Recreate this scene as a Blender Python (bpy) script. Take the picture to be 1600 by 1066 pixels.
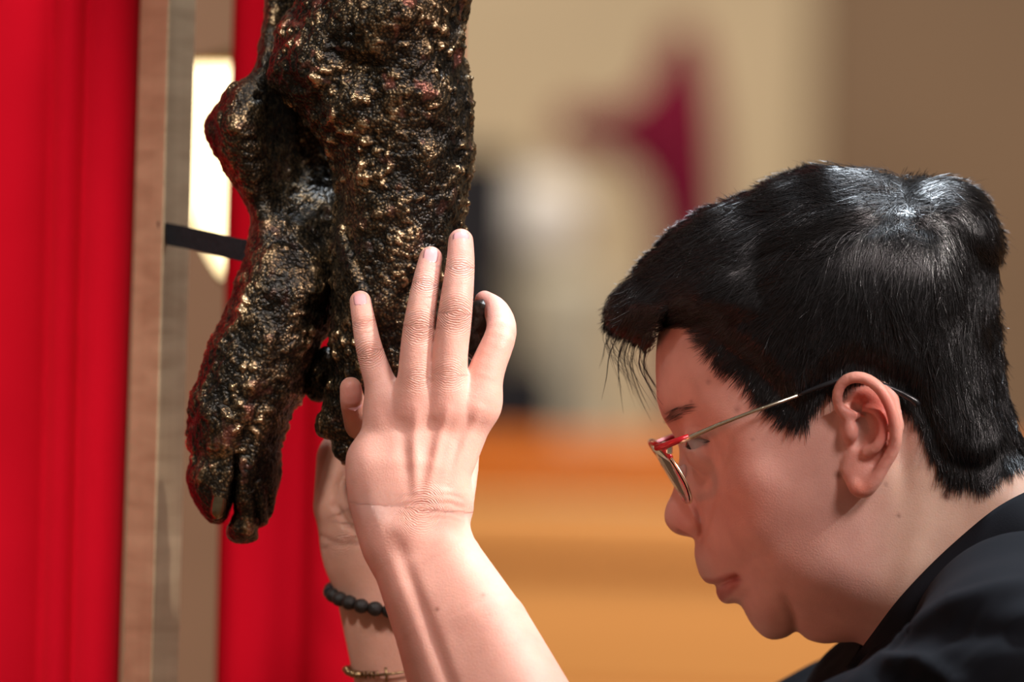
import bpy, bmesh, math, random
import numpy as np
from mathutils import Vector

for o in list(bpy.data.objects):
    bpy.data.objects.remove(o, do_unlink=True)
rng = np.random.default_rng(7)
random.seed(7)
sc = bpy.context.scene
COL = sc.collection

# ------------------------------------------------------------------ camera
S = 0.00032          # metres per photo pixel in the plane y = 0 (the head's mid plane)
D = 4.0              # camera distance to that plane
CZ = 1.35            # height of the optical axis
ROLL = math.radians(1.5)
cR, sR = math.cos(ROLL), math.sin(ROLL)
cam_d = bpy.data.cameras.new('camera')
cam = bpy.data.objects.new('camera', cam_d)
COL.objects.link(cam)
cam_d.sensor_width = 36.0
cam_d.lens = 36.0 * D / (1600 * S)
cam_d.clip_end = 100
cam.location = (0, -D, CZ)
cam.rotation_mode = 'XYZ'
from mathutils import Matrix
_m = Matrix(((cR, -sR, 0), (0, 0, -1), (sR, cR, 0)))      # columns: right, up, back
cam.rotation_euler = _m.to_euler()
cam_d.dof.use_dof = True
cam_d.dof.focus_distance = D - 0.055
cam_d.dof.aperture_fstop = 4.8
sc.camera = cam

# ------------------------------------------------------------------ world, lamps, exposure
sc.view_settings.view_transform = 'Standard'
sc.view_settings.look = 'None'
sc.view_settings.gamma = 1.0
sc.view_settings.exposure = 0.0
sc.view_settings.use_curve_mapping = False
sc.cycles.use_denoising = True
w = bpy.data.worlds.new('world'); sc.world = w; w.use_nodes = True
bg = w.node_tree.nodes['Background']
bg.inputs[0].default_value = (1.0, 0.86, 0.72, 1); bg.inputs[1].default_value = 0.16

def lamp(name, kind, loc, target, power, color, size=0.3, spot=None, blend=0.5):
    d = bpy.data.lights.new(name, kind); d.energy = power; d.color = color
    if kind == 'AREA':
        d.shape = 'DISK'; d.size = size
    else:
        d.shadow_soft_size = size
    if spot:
        d.spot_size = math.radians(spot); d.spot_blend = blend
    o = bpy.data.objects.new(name, d); COL.objects.link(o); o.location = loc
    o.rotation_euler = (Vector(target) - Vector(loc)).to_track_quat('-Z', 'Y').to_euler()
    return o
# exhibition spot on the bronze and the hands, ceiling lamps of the hall
lamp('exhibit_spot', 'SPOT', (2.2, -1.0, 3.05), (-0.05, -0.08, 1.26), 840, (1.0, 0.92, 0.86), 0.10, 5.6, 0.7)
lamp('ceiling_lamp_cool', 'AREA', (0.6, 0.9, 3.9), (0.1, 0.0, 1.4), 105, (0.80, 0.90, 1.0), 0.5)
lamp('ceiling_lamp_warm', 'AREA', (1.9, -2.4, 3.6), (0.1, 0.0, 1.3), 98, (1.0, 0.84, 0.82), 0.9)
lamp('drape_spot', 'SPOT', (-1.0, -2.4, 3.4), (-0.52, 0.20, 1.32), 330, (1.0, 0.88, 0.80), 0.12, 15, 0.6)  # spot added to brighten the drapes and bounce red onto the face
lamp('bronze_spot', 'SPOT', (-0.9, -1.9, 3.3), (-0.13, 0.0, 1.41), 270, (1.0, 0.96, 0.92), 0.12, 7.0, 0.5)
lamp('added_red_face_spot', 'SPOT', (-1.0, -1.15, 1.05), (0.105, -0.01, 1.30), 19, (1.0, 0.16, 0.07), 0.08, 8.0, 0.8)  # unseen red spot added to give the face its red glow
lamp('hall_lamp', 'AREA', (0.6, 3.4, 4.6), (0.4, 8.0, 1.0), 410, (1.0, 0.86, 0.70), 1.6)

# ------------------------------------------------------------------ coordinate helpers
# local frame: u right, y away from the camera, v up, as seen in the picture plane
def to_world(P):
    P = np.asarray(P, dtype=np.float64)
    out = np.empty_like(P)
    out[..., 0] = P[..., 0] * cR - P[..., 2] * sR
    out[..., 1] = P[..., 1]
    out[..., 2] = P[..., 0] * sR + P[..., 2] * cR + CZ
    return out
def L(px, py, y=0.0):
    k = S * (D + y) / D
    return np.array([(px - 800) * k, y, (533 - py) * k])
def Wp(px, py, y=0.0):
    return to_world(L(px, py, y))

# ------------------------------------------------------------------ mesh helpers
def mesh_obj(name, verts, faces, mat=None, parent=None, smooth=True, local=False):
    me = bpy.data.meshes.new(name)
    V = np.asarray(verts, dtype=np.float64)
    if local:
        V = to_world(V)
    if isinstance(faces, np.ndarray):
        n, k = faces.shape
        me.vertices.add(len(V)); me.vertices.foreach_set('co', V.astype(np.float32).ravel())
        me.loops.add(n * k); me.loops.foreach_set('vertex_index', faces.astype(np.int32).ravel())
        me.polygons.add(n); me.polygons.foreach_set('loop_start', np.arange(0, n * k, k, dtype=np.int32))
        me.update(calc_edges=True)
    else:
        me.from_pydata([tuple(v) for v in V], [], faces)
        me.update()
    if smooth:
        me.polygons.foreach_set('use_smooth', np.ones(len(me.polygons), dtype=bool))
    me.validate()
    o = bpy.data.objects.new(name, me); COL.objects.link(o)
    if mat: me.materials.append(mat)
    if parent: o.parent = parent
    return o
def attr(o, name, data, kind='FLOAT'):
    a = o.data.attributes.new(name, kind, 'POINT')
    data = np.asarray(data, dtype=np.float32)
    if kind == 'FLOAT':
        a.data.foreach_set('value', data.ravel())
    else:
        if data.shape[1] == 3:
            data = np.c_[data, np.ones(len(data), dtype=np.float32)]
        a.data.foreach_set('color', data.ravel())
def tag(o, label=None, cat=None, group=None, kind=None):
    if label: o['label'] = label
    if cat: o['category'] = cat
    if group: o['group'] = group
    if kind: o['kind'] = kind
    return o
def empty(name, loc):
    o = bpy.data.objects.new(name, None); COL.objects.link(o); o.location = loc
    o.empty_display_size = 0.05
    return o
def adopt(root, o):
    """parent o to root and keep its place"""
    o.parent = root
    o.matrix_parent_inverse = Matrix.Translation(-Vector(root.location))
    return o
class MB:
    def __init__(s): s.v = []; s.f = []
    def add(s, V, F):
        n = len(s.v); s.v += [tuple(x) for x in V]; s.f += [tuple(i + n for i in f) for f in F]
    def box(s, c, d, bev=0.0, rz=0.0):
        x, y, z = d[0] / 2, d[1] / 2, d[2] / 2
        if bev <= 0:
            V = [(sx * x, sy * y, sz * z) for sz in (-1, 1) for sy in (-1, 1) for sx in (-1, 1)]
            F = [(0, 2, 3, 1), (4, 5, 7, 6), (0, 1, 5, 4), (2, 6, 7, 3), (0, 4, 6, 2), (1, 3, 7, 5)]
        else:
            V = []; F = []
            b = bev
            ring = lambda xx, yy, zz: [(-xx + b, -yy, zz), (xx - b, -yy, zz), (xx, -yy + b, zz), (xx, yy - b, zz), (xx - b, yy, zz), (-xx + b, yy, zz), (-xx, yy - b, zz), (-xx, -yy + b, zz)]
            def rin(zz): return [(-x + b, -y + b, zz), (x - b, -y + b, zz), (x - b, -y + b, zz), (x - b, y - b, zz), (x - b, y - b, zz), (-x + b, y - b, zz), (-x + b, y - b, zz), (-x + b, -y + b, zz)]
            V = ring(x, y, -z + b) + ring(x, y, z - b)
            V += [(-x + b, -y + b, z), (x - b, -y + b, z), (x - b, y - b, z), (-x + b, y - b, z)]
            V += [(-x + b, -y + b, -z), (x - b, -y + b, -z), (x - b, y - b, -z), (-x + b, y - b, -z)]
            for i in range(8):
                j = (i + 1) % 8; F.append((i, j, 8 + j, 8 + i))
            F += [(16, 17, 18, 19), (23, 22, 21, 20)]
            T = [(8, 9, 17, 16), (9, 10, 17), (10, 11, 18, 17), (11, 12, 18), (12, 13, 19, 18), (13, 14, 19), (14, 15, 16, 19), (15, 8, 16)]
            F += T
            F += [tuple(reversed([q - 8 if q < 16 else q + 4 for q in t])) for t in T]
        c0, s0 = math.cos(rz), math.sin(rz)
        s.add([(c[0] + a * c0 - b2 * s0, c[1] + a * s0 + b2 * c0, c[2] + e) for a, b2, e in V], F)
    def tube(s, pts, rad, n=10, cap=True):
        pts = [np.asarray(p, float) for p in pts]
        rad = [rad] * len(pts) if np.isscalar(rad) else rad
        base = len(s.v); up = None
        for i, p in enumerate(pts):
            t = pts[min(i + 1, len(pts) - 1)] - pts[max(i - 1, 0)]
            t = t / (np.linalg.norm(t) + 1e-12)
            if up is None:
                a = np.array([0, 0, 1.0]) if abs(t[2]) < 0.9 else np.array([1.0, 0, 0])
                up = a - t * a.dot(t)
            else:
                up = up - t * up.dot(t)
            up = up / np.linalg.norm(up); sd = np.cross(t, up)
            for k in range(n):
                a = 2 * math.pi * k / n
                s.v.append(tuple(p + rad[i] * (math.cos(a) * up + math.sin(a) * sd)))
        for i in range(len(pts) - 1):
            for k in range(n):
                k2 = (k + 1) % n
                s.f.append((base + i * n + k, base + (i + 1) * n + k, base + (i + 1) * n + k2, base + i * n + k2))
        if cap:
            s.f.append(tuple(base + k for k in range(n)))
            e = base + (len(pts) - 1) * n
            s.f.append(tuple(e + k for k in reversed(range(n))))
    def lathe(s, prof, c=(0, 0, 0), n=24):
        base = len(s.v)
        for r, z in prof:
            for k in range(n):
                a = 2 * math.pi * k / n
                s.v.append((c[0] + r * math.cos(a), c[1] + r * math.sin(a), c[2] + z))
        for i in range(len(prof) - 1):
            for k in range(n):
                k2 = (k + 1) % n
                s.f.append((base + i * n + k, base + i * n + k2, base + (i + 1) * n + k2, base + (i + 1) * n + k))
        s.f.append(tuple(base + k for k in reversed(range(n))))
        e = base + (len(prof) - 1) * n
        s.f.append(tuple(e + k for k in range(n)))
    def build(s, name, mat, parent=None, smooth=True, local=False):
        o = mesh_obj(name, s.v, s.f, mat, parent, smooth, local)
        bm = bmesh.new(); bm.from_mesh(o.data); bmesh.ops.recalc_face_normals(bm, faces=bm.faces); bm.to_mesh(o.data); bm.free()
        return o

# ------------------------------------------------------------------ noise
def _hash(ix, iy, iz, k=0):
    h = (ix.astype(np.int64) * 374761393 + iy.astype(np.int64) * 668265263 + iz.astype(np.int64) * 2147483647 + k * 974711) & 0xffffffff
    h = ((h ^ (h >> 13)) * 1274126177) & 0xffffffff
    h = ((h ^ (h >> 16)) * 2246822519) & 0xffffffff
    return ((h ^ (h >> 15)) & 0xffffff) / float(0xffffff)
def vnoise(P, k=0):
    i = np.floor(P).astype(np.int64); f = P - i; f = f * f * (3 - 2 * f)
    out = 0
    for dx in (0, 1):
        for dy in (0, 1):
            for dz in (0, 1):
                wgt = (f[:, 0] if dx else 1 - f[:, 0]) * (f[:, 1] if dy else 1 - f[:, 1]) * (f[:, 2] if dz else 1 - f[:, 2])
                out = out + wgt * _hash(i[:, 0] + dx, i[:, 1] + dy, i[:, 2] + dz, k)
    return out * 2 - 1
def fbm(P, oct=4, k=0):
    a, o, t = 1.0, 0, 0
    for j in range(oct):
        o = o + a * vnoise(P * (2.03 ** j) + 11.3 * j, k + j); t += a; a *= 0.5
    return o / t
def voro(P, k=0):
    """distance to the nearest feature point, and a random value for its cell"""
    i = np.floor(P).astype(np.int64); best = np.full(len(P), 9.0); cid = np.zeros(len(P))
    for dx in (-1, 0, 1):
        for dy in (-1, 0, 1):
            for dz in (-1, 0, 1):
                a, b, c = i[:, 0] + dx, i[:, 1] + dy, i[:, 2] + dz
                q = np.stack([a + _hash(a, b, c, k), b + _hash(a, b, c, k + 1), c + _hash(a, b, c, k + 2)], 1)
                dd = np.linalg.norm(P - q, axis=1); m = dd < best
                best = np.where(m, dd, best); cid = np.where(m, _hash(a, b, c, k + 3), cid)
    return best, cid

# ------------------------------------------------------------------ implicit surfaces
def smin(a, b, k):
    if k <= 0: return np.minimum(a, b)
    h = np.clip(0.5 + 0.5 * (b - a) / k, 0, 1)
    return b + (a - b) * h - k * h * (1 - h)
def smax(a, b, k): return -smin(-a, -b, k)
def sstep(a, b, x):
    t = np.clip((x - a) / (b - a), 0, 1); return t * t * (3 - 2 * t)
class Field:
    def __init__(s, lo, hi, h):
        s.h = h; s.lo = np.asarray(lo, float)
        s.n = [int(math.ceil((hi[i] - lo[i]) / h)) + 1 for i in range(3)]
        s.ax = [(s.lo[i] + h * np.arange(s.n[i])).astype(np.float32) for i in range(3)]
        s.F = np.full(s.n, 0.5, dtype=np.float32)
    def sl(s, lo, hi):
        r = []
        for i in range(3):
            a = max(0, int(math.floor((lo[i] - s.lo[i]) / s.h))); b = min(s.n[i], int(math.ceil((hi[i] - s.lo[i]) / s.h)) + 1)
            r.append(slice(a, max(a, b)))
        return tuple(r)
    def xyz(s, sl):
        return s.ax[0][sl[0]][:, None, None], s.ax[1][sl[1]][None, :, None], s.ax[2][sl[2]][None, None, :]
def cones_sdf(xyz, pts, rads, k=0.0, sy=1.0):
    """union of tapered capsules through the points; sy < 1 flattens across y"""
    X, Y, Z = xyz; out = None
    for i in range(len(pts) - 1):
        a, b = np.asarray(pts[i], float), np.asarray(pts[i + 1], float)
        ab = b - a; q = np.array([1, 1 / sy, 1]); ab = ab * q
        l2 = float((ab * ab).sum()) + 1e-12
        dx, dy, dz = X - a[0], (Y - a[1]) / sy, Z - a[2]
        t = np.clip((dx * ab[0] + dy * ab[1] + dz * ab[2]) / l2, 0, 1)
        d = np.sqrt((dx - t * ab[0]) ** 2 + (dy - t * ab[1]) ** 2 + (dz - t * ab[2]) ** 2) - (rads[i] + t * (rads[i + 1] - rads[i]))
        if sy < 1: d = d * (0.5 + 0.5 * sy)
        out = d if out is None else smin(out, d, k)
    return out
def bbox(pts, r, m):
    P = np.asarray(pts); return P.min(0) - r - m, P.max(0) + r + m
def add_tube(fd, pts, rads, k=0.004, F=None, seg_k=0.0, sy=1.0, cut=False):
    F = fd.F if F is None else F
    lo, hi = bbox(pts, max(rads), 0.012 + k); sl = fd.sl(lo, hi)
    d = cones_sdf(fd.xyz(sl), pts, rads, seg_k, sy)
    F[sl] = smax(F[sl], -d, k) if cut else smin(F[sl], d, k)
def add_ell(fd, c, r, k=0.004, F=None, cut=False, rot=None):
    F = fd.F if F is None else F
    c = np.asarray(c, float); r = np.asarray(r, float)
    m = max(r) + 0.012 + k; sl = fd.sl(c - m, c + m)
    X, Y, Z = fd.xyz(sl); X, Y, Z = X - c[0], Y - c[1], Z - c[2]
    if rot is not None:       # in the picture plane
        ca, sa = math.cos(rot), math.sin(rot); X, Z = X * ca + Z * sa, -X * sa + Z * ca
    k0 = np.sqrt((X / r[0]) ** 2 + (Y / r[1]) ** 2 + (Z / r[2]) ** 2)
    k1 = np.sqrt((X / r[0] ** 2) ** 2 + (Y / r[1] ** 2) ** 2 + (Z / r[2] ** 2) ** 2)
    d = k0 * (k0 - 1) / (k1 + 1e-9)
    F[sl] = smax(F[sl], -d, k) if cut else smin(F[sl], d, k)
def smooth_pts(pts, n=4, closed=False, cols=None):
    P = np.asarray(pts, float); N = len(P); out = []
    rngi = range(N) if closed else range(N - 1)
    for i in rngi:
        if closed: p0, p1, p2, p3 = P[i - 1], P[i], P[(i + 1) % N], P[(i + 2) % N]
        else: p0, p1, p2, p3 = P[max(i - 1, 0)], P[i], P[i + 1], P[min(i + 2, N - 1)]
        for j in range(n):
            t = j / n
            out.append(0.5 * (2 * p1 + (p2 - p0) * t + (2 * p0 - 5 * p1 + 4 * p2 - p3) * t * t + (3 * p1 - p0 - 3 * p2 + p3) * t ** 3))
    if not closed: out.append(P[-1])
    return np.array(out)
def surface_nets(F, lo, h):
    s = F < 0
    cs = np.zeros([n - 1 for n in F.shape], dtype=np.uint8)
    for dx in (0, 1):
        for dy in (0, 1):
            for dz in (0, 1):
                cs += s[dx:dx + cs.shape[0], dy:dy + cs.shape[1], dz:dz + cs.shape[2]]
    act = (cs > 0) & (cs < 8)
    idx = np.argwhere(act); ids = np.full(cs.shape, -1, dtype=np.int32); ids[act] = np.arange(len(idx))
    acc = np.zeros((len(idx), 3)); cnt = np.zeros(len(idx))
    cor = [(a, b, c) for a in (0, 1) for b in (0, 1) for c in (0, 1)]
    val = {c: F[idx[:, 0] + c[0], idx[:, 1] + c[1], idx[:, 2] + c[2]] for c in cor}
    for a in cor:
        for ax in range(3):
            if a[ax] == 0:
                b = list(a); b[ax] = 1; b = tuple(b)
                fa, fb = val[a], val[b]; m = (fa < 0) != (fb < 0)
                t = np.where(m, fa / np.where(m, fa - fb, 1), 0)
                p = np.array(a, float)[None, :].repeat(len(idx), 0); p[:, ax] = t
                acc += p * m[:, None]; cnt += m
    V = (idx + acc / cnt[:, None]) * h + lo
    Q = []
    for ax in range(3):
        o1, o2 = [(1, 2), (2, 0), (0, 1)][ax]
        sa = [slice(None)] * 3; sb = [slice(None)] * 3
        sa[ax] = slice(0, -1); sb[ax] = slice(1, None)
        for o in (o1, o2):
            sa[o] = slice(1, -1); sb[o] = slice(1, -1)
        A, B = s[tuple(sa)], s[tuple(sb)]
        e = np.argwhere(A != B)
        if not len(e): continue
        inner = A[e[:, 0], e[:, 1], e[:, 2]]
        g = e.copy(); g[:, o1] += 1; g[:, o2] += 1
        def c(d1, d2):
            q = g.copy(); q[:, o1] += d1; q[:, o2] += d2
            return ids[q[:, 0], q[:, 1], q[:, 2]]
        quad = np.stack([c(-1, -1), c(0, -1), c(0, 0), c(-1, 0)], 1)
        quad[~inner] = quad[~inner][:, ::-1]
        Q.append(quad)
    Q = np.concatenate(Q)
    return V, Q[(Q >= 0).all(1)]
def relax(V, Q, it=2, lam=0.5):
    E = np.concatenate([Q[:, [0, 1]], Q[:, [1, 2]], Q[:, [2, 3]], Q[:, [3, 0]]])
    n = len(V); deg = np.bincount(E.ravel(), minlength=n)[:, None] + 1e-9
    for _ in range(it):
        A = np.stack([np.bincount(E[:, 0], V[E[:, 1], c], n) + np.bincount(E[:, 1], V[E[:, 0], c], n) for c in range(3)], 1) / deg
        V = V + lam * (A - V)
    return V
def normals(V, Q):
    fn = np.cross(V[Q[:, 2]] - V[Q[:, 0]], V[Q[:, 3]] - V[Q[:, 1]])
    N = np.zeros_like(V)
    for c in range(3):
        for k in range(4): N[:, c] += np.bincount(Q[:, k], fn[:, c], len(V))
    return N / (np.linalg.norm(N, axis=1)[:, None] + 1e-12)

# outlines in photo pixels, blown up to full volumes (u and v follow the outline, y the thickness)
def poly_sd(PX, PY, poly):
    d2 = np.full(PX.shape, 1e12); ins = np.zeros(PX.shape, bool); n = len(poly)
    for i in range(n):
        ax, ay = poly[i]; bx, by = poly[(i + 1) % n]
        ex, ey = bx - ax, by - ay; wx, wy = PX - ax, PY - ay
        t = np.clip((wx * ex + wy * ey) / (ex * ex + ey * ey + 1e-9), 0, 1)
        d2 = np.minimum(d2, (wx - t * ex) ** 2 + (wy - t * ey) ** 2)
        c = ((ay > PY) != (by > PY)) & (PX < ex * (PY - ay) / (by - ay + 1e-12) + ax)
        ins ^= c
    d = np.sqrt(d2); return np.where(ins, d, -d)
def box_blur(A, n=1):
    for _ in range(n):
        A = np.pad(A, 1, mode='edge')
        A = (A[:-2] + 2 * A[1:-1] + A[2:]) / 4
        A = (A[:, :-2] + 2 * A[:, 1:-1] + A[:, 2:]) / 4
    return A
class Relief:
    """W2[px,py]: squared half thickness (m^2) over a pixel grid"""
    def __init__(s, poly, x0, x1, y0, y1, step=3.0, sub=4):
        s.step = step; s.x0, s.y0 = x0, y0
        s.gx = np.arange(x0, x1 + step, step); s.gy = np.arange(y0, y1 + step, step)
        s.PX, s.PY = np.meshgrid(s.gx, s.gy, indexing='ij')
        s.poly = smooth_pts(poly, sub, True) if sub > 1 else np.asarray(poly, float)
        s.sd = poly_sd(s.PX, s.PY, s.poly)
        u = None
        for lev, it in ((8, 500), (4, 350), (2, 250), (1, 250)):
            m = s.sd[::lev, ::lev] > 0; hh = (step * lev) ** 2
            if u is None: u = np.zeros(m.shape)
            else:
                u = np.repeat(np.repeat(u, 2, 0), 2, 1)
                u = np.pad(u, ((0, max(0, m.shape[0] - u.shape[0])), (0, max(0, m.shape[1] - u.shape[1]))), mode='edge')[:m.shape[0], :m.shape[1]]
            u = u * m
            for _ in range(it):
                p = np.pad(u, 1)
                u = 0.25 * (p[:-2, 1:-1] + p[2:, 1:-1] + p[1:-1, :-2] + p[1:-1, 2:] + hh) * m
        q = np.where(s.sd > step * 1.2, u / np.maximum(s.sd, 1e-6), 0); wq = (s.sd > step * 1.2).astype(float)
        for _ in range(14):      # carry the ratio out past the edge
            qb, wb = box_blur(q * wq), box_blur(wq)
            fill = (wq == 0) & (wb > 1e-4)
            q = np.where(fill, qb / np.maximum(wb, 1e-4), q); wq = np.where(fill, 1.0, wq)
        q = np.where(wq > 0, q, 5.0)
        q = np.where(s.sd < step * 6, box_blur(q, 3), q)
        s.q = q
        s.W2 = 2 * q * s.sd * S * S
    def at(s, A, px, py):
        fx = np.clip((np.asarray(px, float) - s.x0) / s.step, 0, len(s.gx) - 1.001); fy = np.clip((np.asarray(py, float) - s.y0) / s.step, 0, len(s.gy) - 1.001)
        i, j = fx.astype(int), fy.astype(int); a, b = fx - i, fy - j
        return (A[i, j] * (1 - a) + A[i + 1, j] * a) * (1 - b) + (A[i, j + 1] * (1 - a) + A[i + 1, j + 1] * a) * b
    def fit(s, ctrl, lo=0.15, hi=6.0):
        """bend the thickness so that it takes the given half widths (mm) at the given pixels"""
        C = np.array(ctrl, float); base = np.maximum(s.at(s.W2, C[:, 0], C[:, 1]), 1e-7)
        val = np.log((C[:, 2] / 1000) ** 2 / base)
        xy = C[:, :2] / 300.0; n = len(xy)
        def ph(r2): return 0.5 * r2 * np.log(r2 + 1e-9)
        K = ph(((xy[:, None] - xy[None]) ** 2).sum(-1)) + np.eye(n) * 0.004
        Pm = np.c_[np.ones(n), xy]; A = np.block([[K, Pm], [Pm.T, np.zeros((3, 3))]])
        sol = np.linalg.solve(A, np.r_[val, 0, 0, 0])
        X, Y = s.PX / 300, s.PY / 300
        R = sol[n] + sol[n + 1] * X + sol[n + 2] * Y
        for i in range(n): R = R + sol[i] * ph((X - xy[i, 0]) ** 2 + (Y - xy[i, 1]) ** 2)
        s.W2 = s.W2 * np.clip(np.exp(R), lo, hi)
    def bump(s, px, py, rx, ry, mm, ang=0.0):
        ca, sa = math.cos(math.radians(ang)), math.sin(math.radians(ang))
        X, Y = s.PX - px, s.PY - py; X, Y = X * ca + Y * sa, -X * sa + Y * ca
        g = np.exp(-(X / rx) ** 2 - (Y / ry) ** 2) * mm / 1000
        Wc = np.sqrt(np.maximum(s.W2, 0)); s.W2 = np.where(s.W2 > 0, s.W2 + 2 * Wc * g + np.sign(g) * g * g * 0, s.W2)
    def line(s, pts, r, mm):
        """a groove (mm < 0) or ridge along a polyline of (px, py[, weight])"""
        dmin = np.full(s.PX.shape, 1e9); wt = np.ones(s.PX.shape)
        P = smooth_pts([list(p) + [1.0] if len(p) == 2 else list(p) for p in pts], 4)
        for a, b in zip(P[:-1], P[1:]):
            ex, ey = b[0] - a[0], b[1] - a[1]
            t = np.clip(((s.PX - a[0]) * ex + (s.PY - a[1]) * ey) / (ex * ex + ey * ey + 1e-9), 0, 1)
            d = np.hypot(s.PX - a[0] - t * ex, s.PY - a[1] - t * ey); m = d < dmin
            dmin = np.where(m, d, dmin); wt = np.where(m, a[2] + t * (b[2] - a[2]), wt)
        g = np.exp(-(dmin / r) ** 2) * wt * mm / 1000
        Wc = np.sqrt(np.maximum(s.W2, 0)); s.W2 = np.where(s.W2 > 0, s.W2 + 2 * Wc * g, s.W2)
    def half(s, px, py): return np.sqrt(np.maximum(s.at(s.W2, px, py), 0))
    def sdf(s, fd, yc=None, W2=None):
        """implicit value over the whole grid of fd; yc(px,py): middle surface"""
        W2 = s.W2 if W2 is None else W2
        px = 800 + fd.ax[0] / S; py = 533 - fd.ax[2] / S
        GX, GY = np.meshgrid(px, py, indexing='ij')
        w2 = s.at(W2, GX, GY).astype(np.float32)
        gx, gz = np.gradient(w2, fd.h)
        g2 = (gx * gx + gz * gz).astype(np.float32)
        yy = np.zeros_like(w2) if yc is None else yc(GX, GY).astype(np.float32)
        dy = fd.ax[1][None, :, None] - yy[:, None, :]
        f = (dy * dy - w2[:, None, :]) / np.sqrt(4 * dy * dy + g2[:, None, :] + 1e-6)
        far = (GX < s.gx[0]) | (GX > s.gx[-1]) | (GY < s.gy[0]) | (GY > s.gy[-1])
        f[np.broadcast_to(far[:, None, :], f.shape)] = 0.5
        return f
def px_of(V):
    k = D / (D + V[:, 1]) / S
    return 800 + V[:, 0] * k, 533 - V[:, 2] * k

# ------------------------------------------------------------------ materials
MATS = {}
def new_mat(name):
    m = bpy.data.materials.new(name); m.use_nodes = True
    nt = m.node_tree; b = nt.nodes['Principled BSDF']; MATS[name] = m
    return m, nt, b
def nd(nt, t, **kw):
    n = nt.nodes.new(t)
    for k, v in kw.items():
        if k in n.inputs: n.inputs[k].default_value = v
        else: setattr(n, k, v)
    return n
def ramp(nt, fac, stops):
    r = nt.nodes.new('ShaderNodeValToRGB'); e = r.color_ramp.elements
    while len(e) < len(stops): e.new(0.5)
    for i, (p, c) in enumerate(stops):
        e[i].position = p; e[i].color = (*c, 1) if len(c) == 3 else c
    nt.links.new(fac, r.inputs[0]); return r
def mth(nt, op, a, b=None):
    n = nt.nodes.new('ShaderNodeMath'); n.operation = op
    for i, x in enumerate((a, b)):
        if x is None: continue
        if isinstance(x, (int, float)): n.inputs[i].default_value = x
        else: nt.links.new(x, n.inputs[i])
    return n.outputs[0]
def bump_node(nt, h, strength, dist, b, prev=None):
    n = nt.nodes.new('ShaderNodeBump'); n.inputs['Strength'].default_value = strength; n.inputs['Distance'].default_value = dist
    nt.links.new(h, n.inputs['Height'])
    if prev: nt.links.new(prev, n.inputs['Normal'])
    if b: nt.links.new(n.outputs[0], b.inputs['Normal'])
    return n.outputs[0]
def simple(name, col, rough=0.6, metal=0.0, var=0.0, scale=40.0, bump=0.0, spec=0.5, bscale=None):
    m, nt, b = new_mat(name)
    b.inputs['Roughness'].default_value = rough; b.inputs['Metallic'].default_value = metal
    b.inputs['Specular IOR Level'].default_value = spec
    tc = nd(nt, 'ShaderNodeTexCoord')
    no = nd(nt, 'ShaderNodeTexNoise', Scale=scale, Detail=4.0); nt.links.new(tc.outputs['Object'], no.inputs['Vector'])
    c0 = tuple(max(0, c * (1 - var)) for c in col); c1 = tuple(min(1, c * (1 + var)) for c in col)
    r = ramp(nt, no.outputs[0], [(0.3, c0), (0.7, c1)]); nt.links.new(r.outputs[0], b.inputs['Base Color'])
    if bump:
        n2 = nd(nt, 'ShaderNodeTexNoise', Scale=bscale or scale * 3, Detail=3.0); nt.links.new(tc.outputs['Object'], n2.inputs['Vector'])
        bump_node(nt, n2.outputs[0], 1.0, bump, b)
    return m

def wood_mat(name, c0, c1, scale=6.0, axis=2, rough=0.5, curl=0.0):
    m, nt, b = new_mat(name); b.inputs['Roughness'].default_value = rough
    tc = nd(nt, 'ShaderNodeTexCoord'); mp = nd(nt, 'ShaderNodeMapping'); nt.links.new(tc.outputs['Object'], mp.inputs[0])
    sc3 = [scale * 8] * 3; sc3[axis] = scale * 0.5; mp.inputs['Scale'].default_value = sc3
    no = nd(nt, 'ShaderNodeTexNoise', Scale=1.0, Detail=5.0, Roughness=0.6, Distortion=0.6); nt.links.new(mp.outputs[0], no.inputs['Vector'])
    fac = no.outputs[0]
    if curl:
        mp2 = nd(nt, 'ShaderNodeMapping'); nt.links.new(tc.outputs['Object'], mp2.inputs[0]); mp2.inputs['Scale'].default_value = (12, 12, 110)
        n2 = nd(nt, 'ShaderNodeTexNoise', Scale=1.0, Detail=3.0, Distortion=0.4); nt.links.new(mp2.outputs[0], n2.inputs['Vector'])
        fac = mth(nt, 'ADD', mth(nt, 'MULTIPLY', no.outputs[0], 1 - curl), mth(nt, 'MULTIPLY', n2.outputs[0], curl))
    r = ramp(nt, fac, [(0.32, c0), (0.68, c1)]); nt.links.new(r.outputs[0], b.inputs['Base Color'])
    bump_node(nt, fac, 0.3, 0.0006, b)
    return m
# ------------------------------------------------------------------ setting
M_floor = wood_mat('floor_boards', (0.20, 0.09, 0.035), (0.34, 0.17, 0.07), 2.0, 0, 0.35)
M_wall = simple('plaster_wall', (0.50, 0.42, 0.29), 0.9, var=0.06, scale=3.0, bump=0.0006, bscale=120)
M_panel = simple('brown_wall_panel', (0.165, 0.105, 0.06), 0.7, var=0.12, scale=2.5)
M_red = None
def slab(name, lo, hi, mat, bev=0.004):
    m = MB(); lo, hi = np.array(lo), np.array(hi)
    m.box((lo + hi) / 2, hi - lo, bev); o = m.build(name, mat, smooth=False)
    return o
tag(slab('floor', (-7, -6, -0.1), (9, 10.2, 0.0), M_floor), kind='structure')
wb = slab('wall_back', (-7, 9.6, 0), (9, 9.9, 5.2), M_wall); tag(wb, kind='structure')
# brown cladding on the right half of the back wall
x0 = Wp(1262, 533, 9.5)[0]
for i in range(5):
    p = slab('panel' if i == 0 else 'panel.%03d' % i, (x0 + i * 0.62, 9.52, 0.1), (x0 + i * 0.62 + 0.605, 9.6, 4.6), M_panel, 0.01)
    adopt(wb, p)
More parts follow.
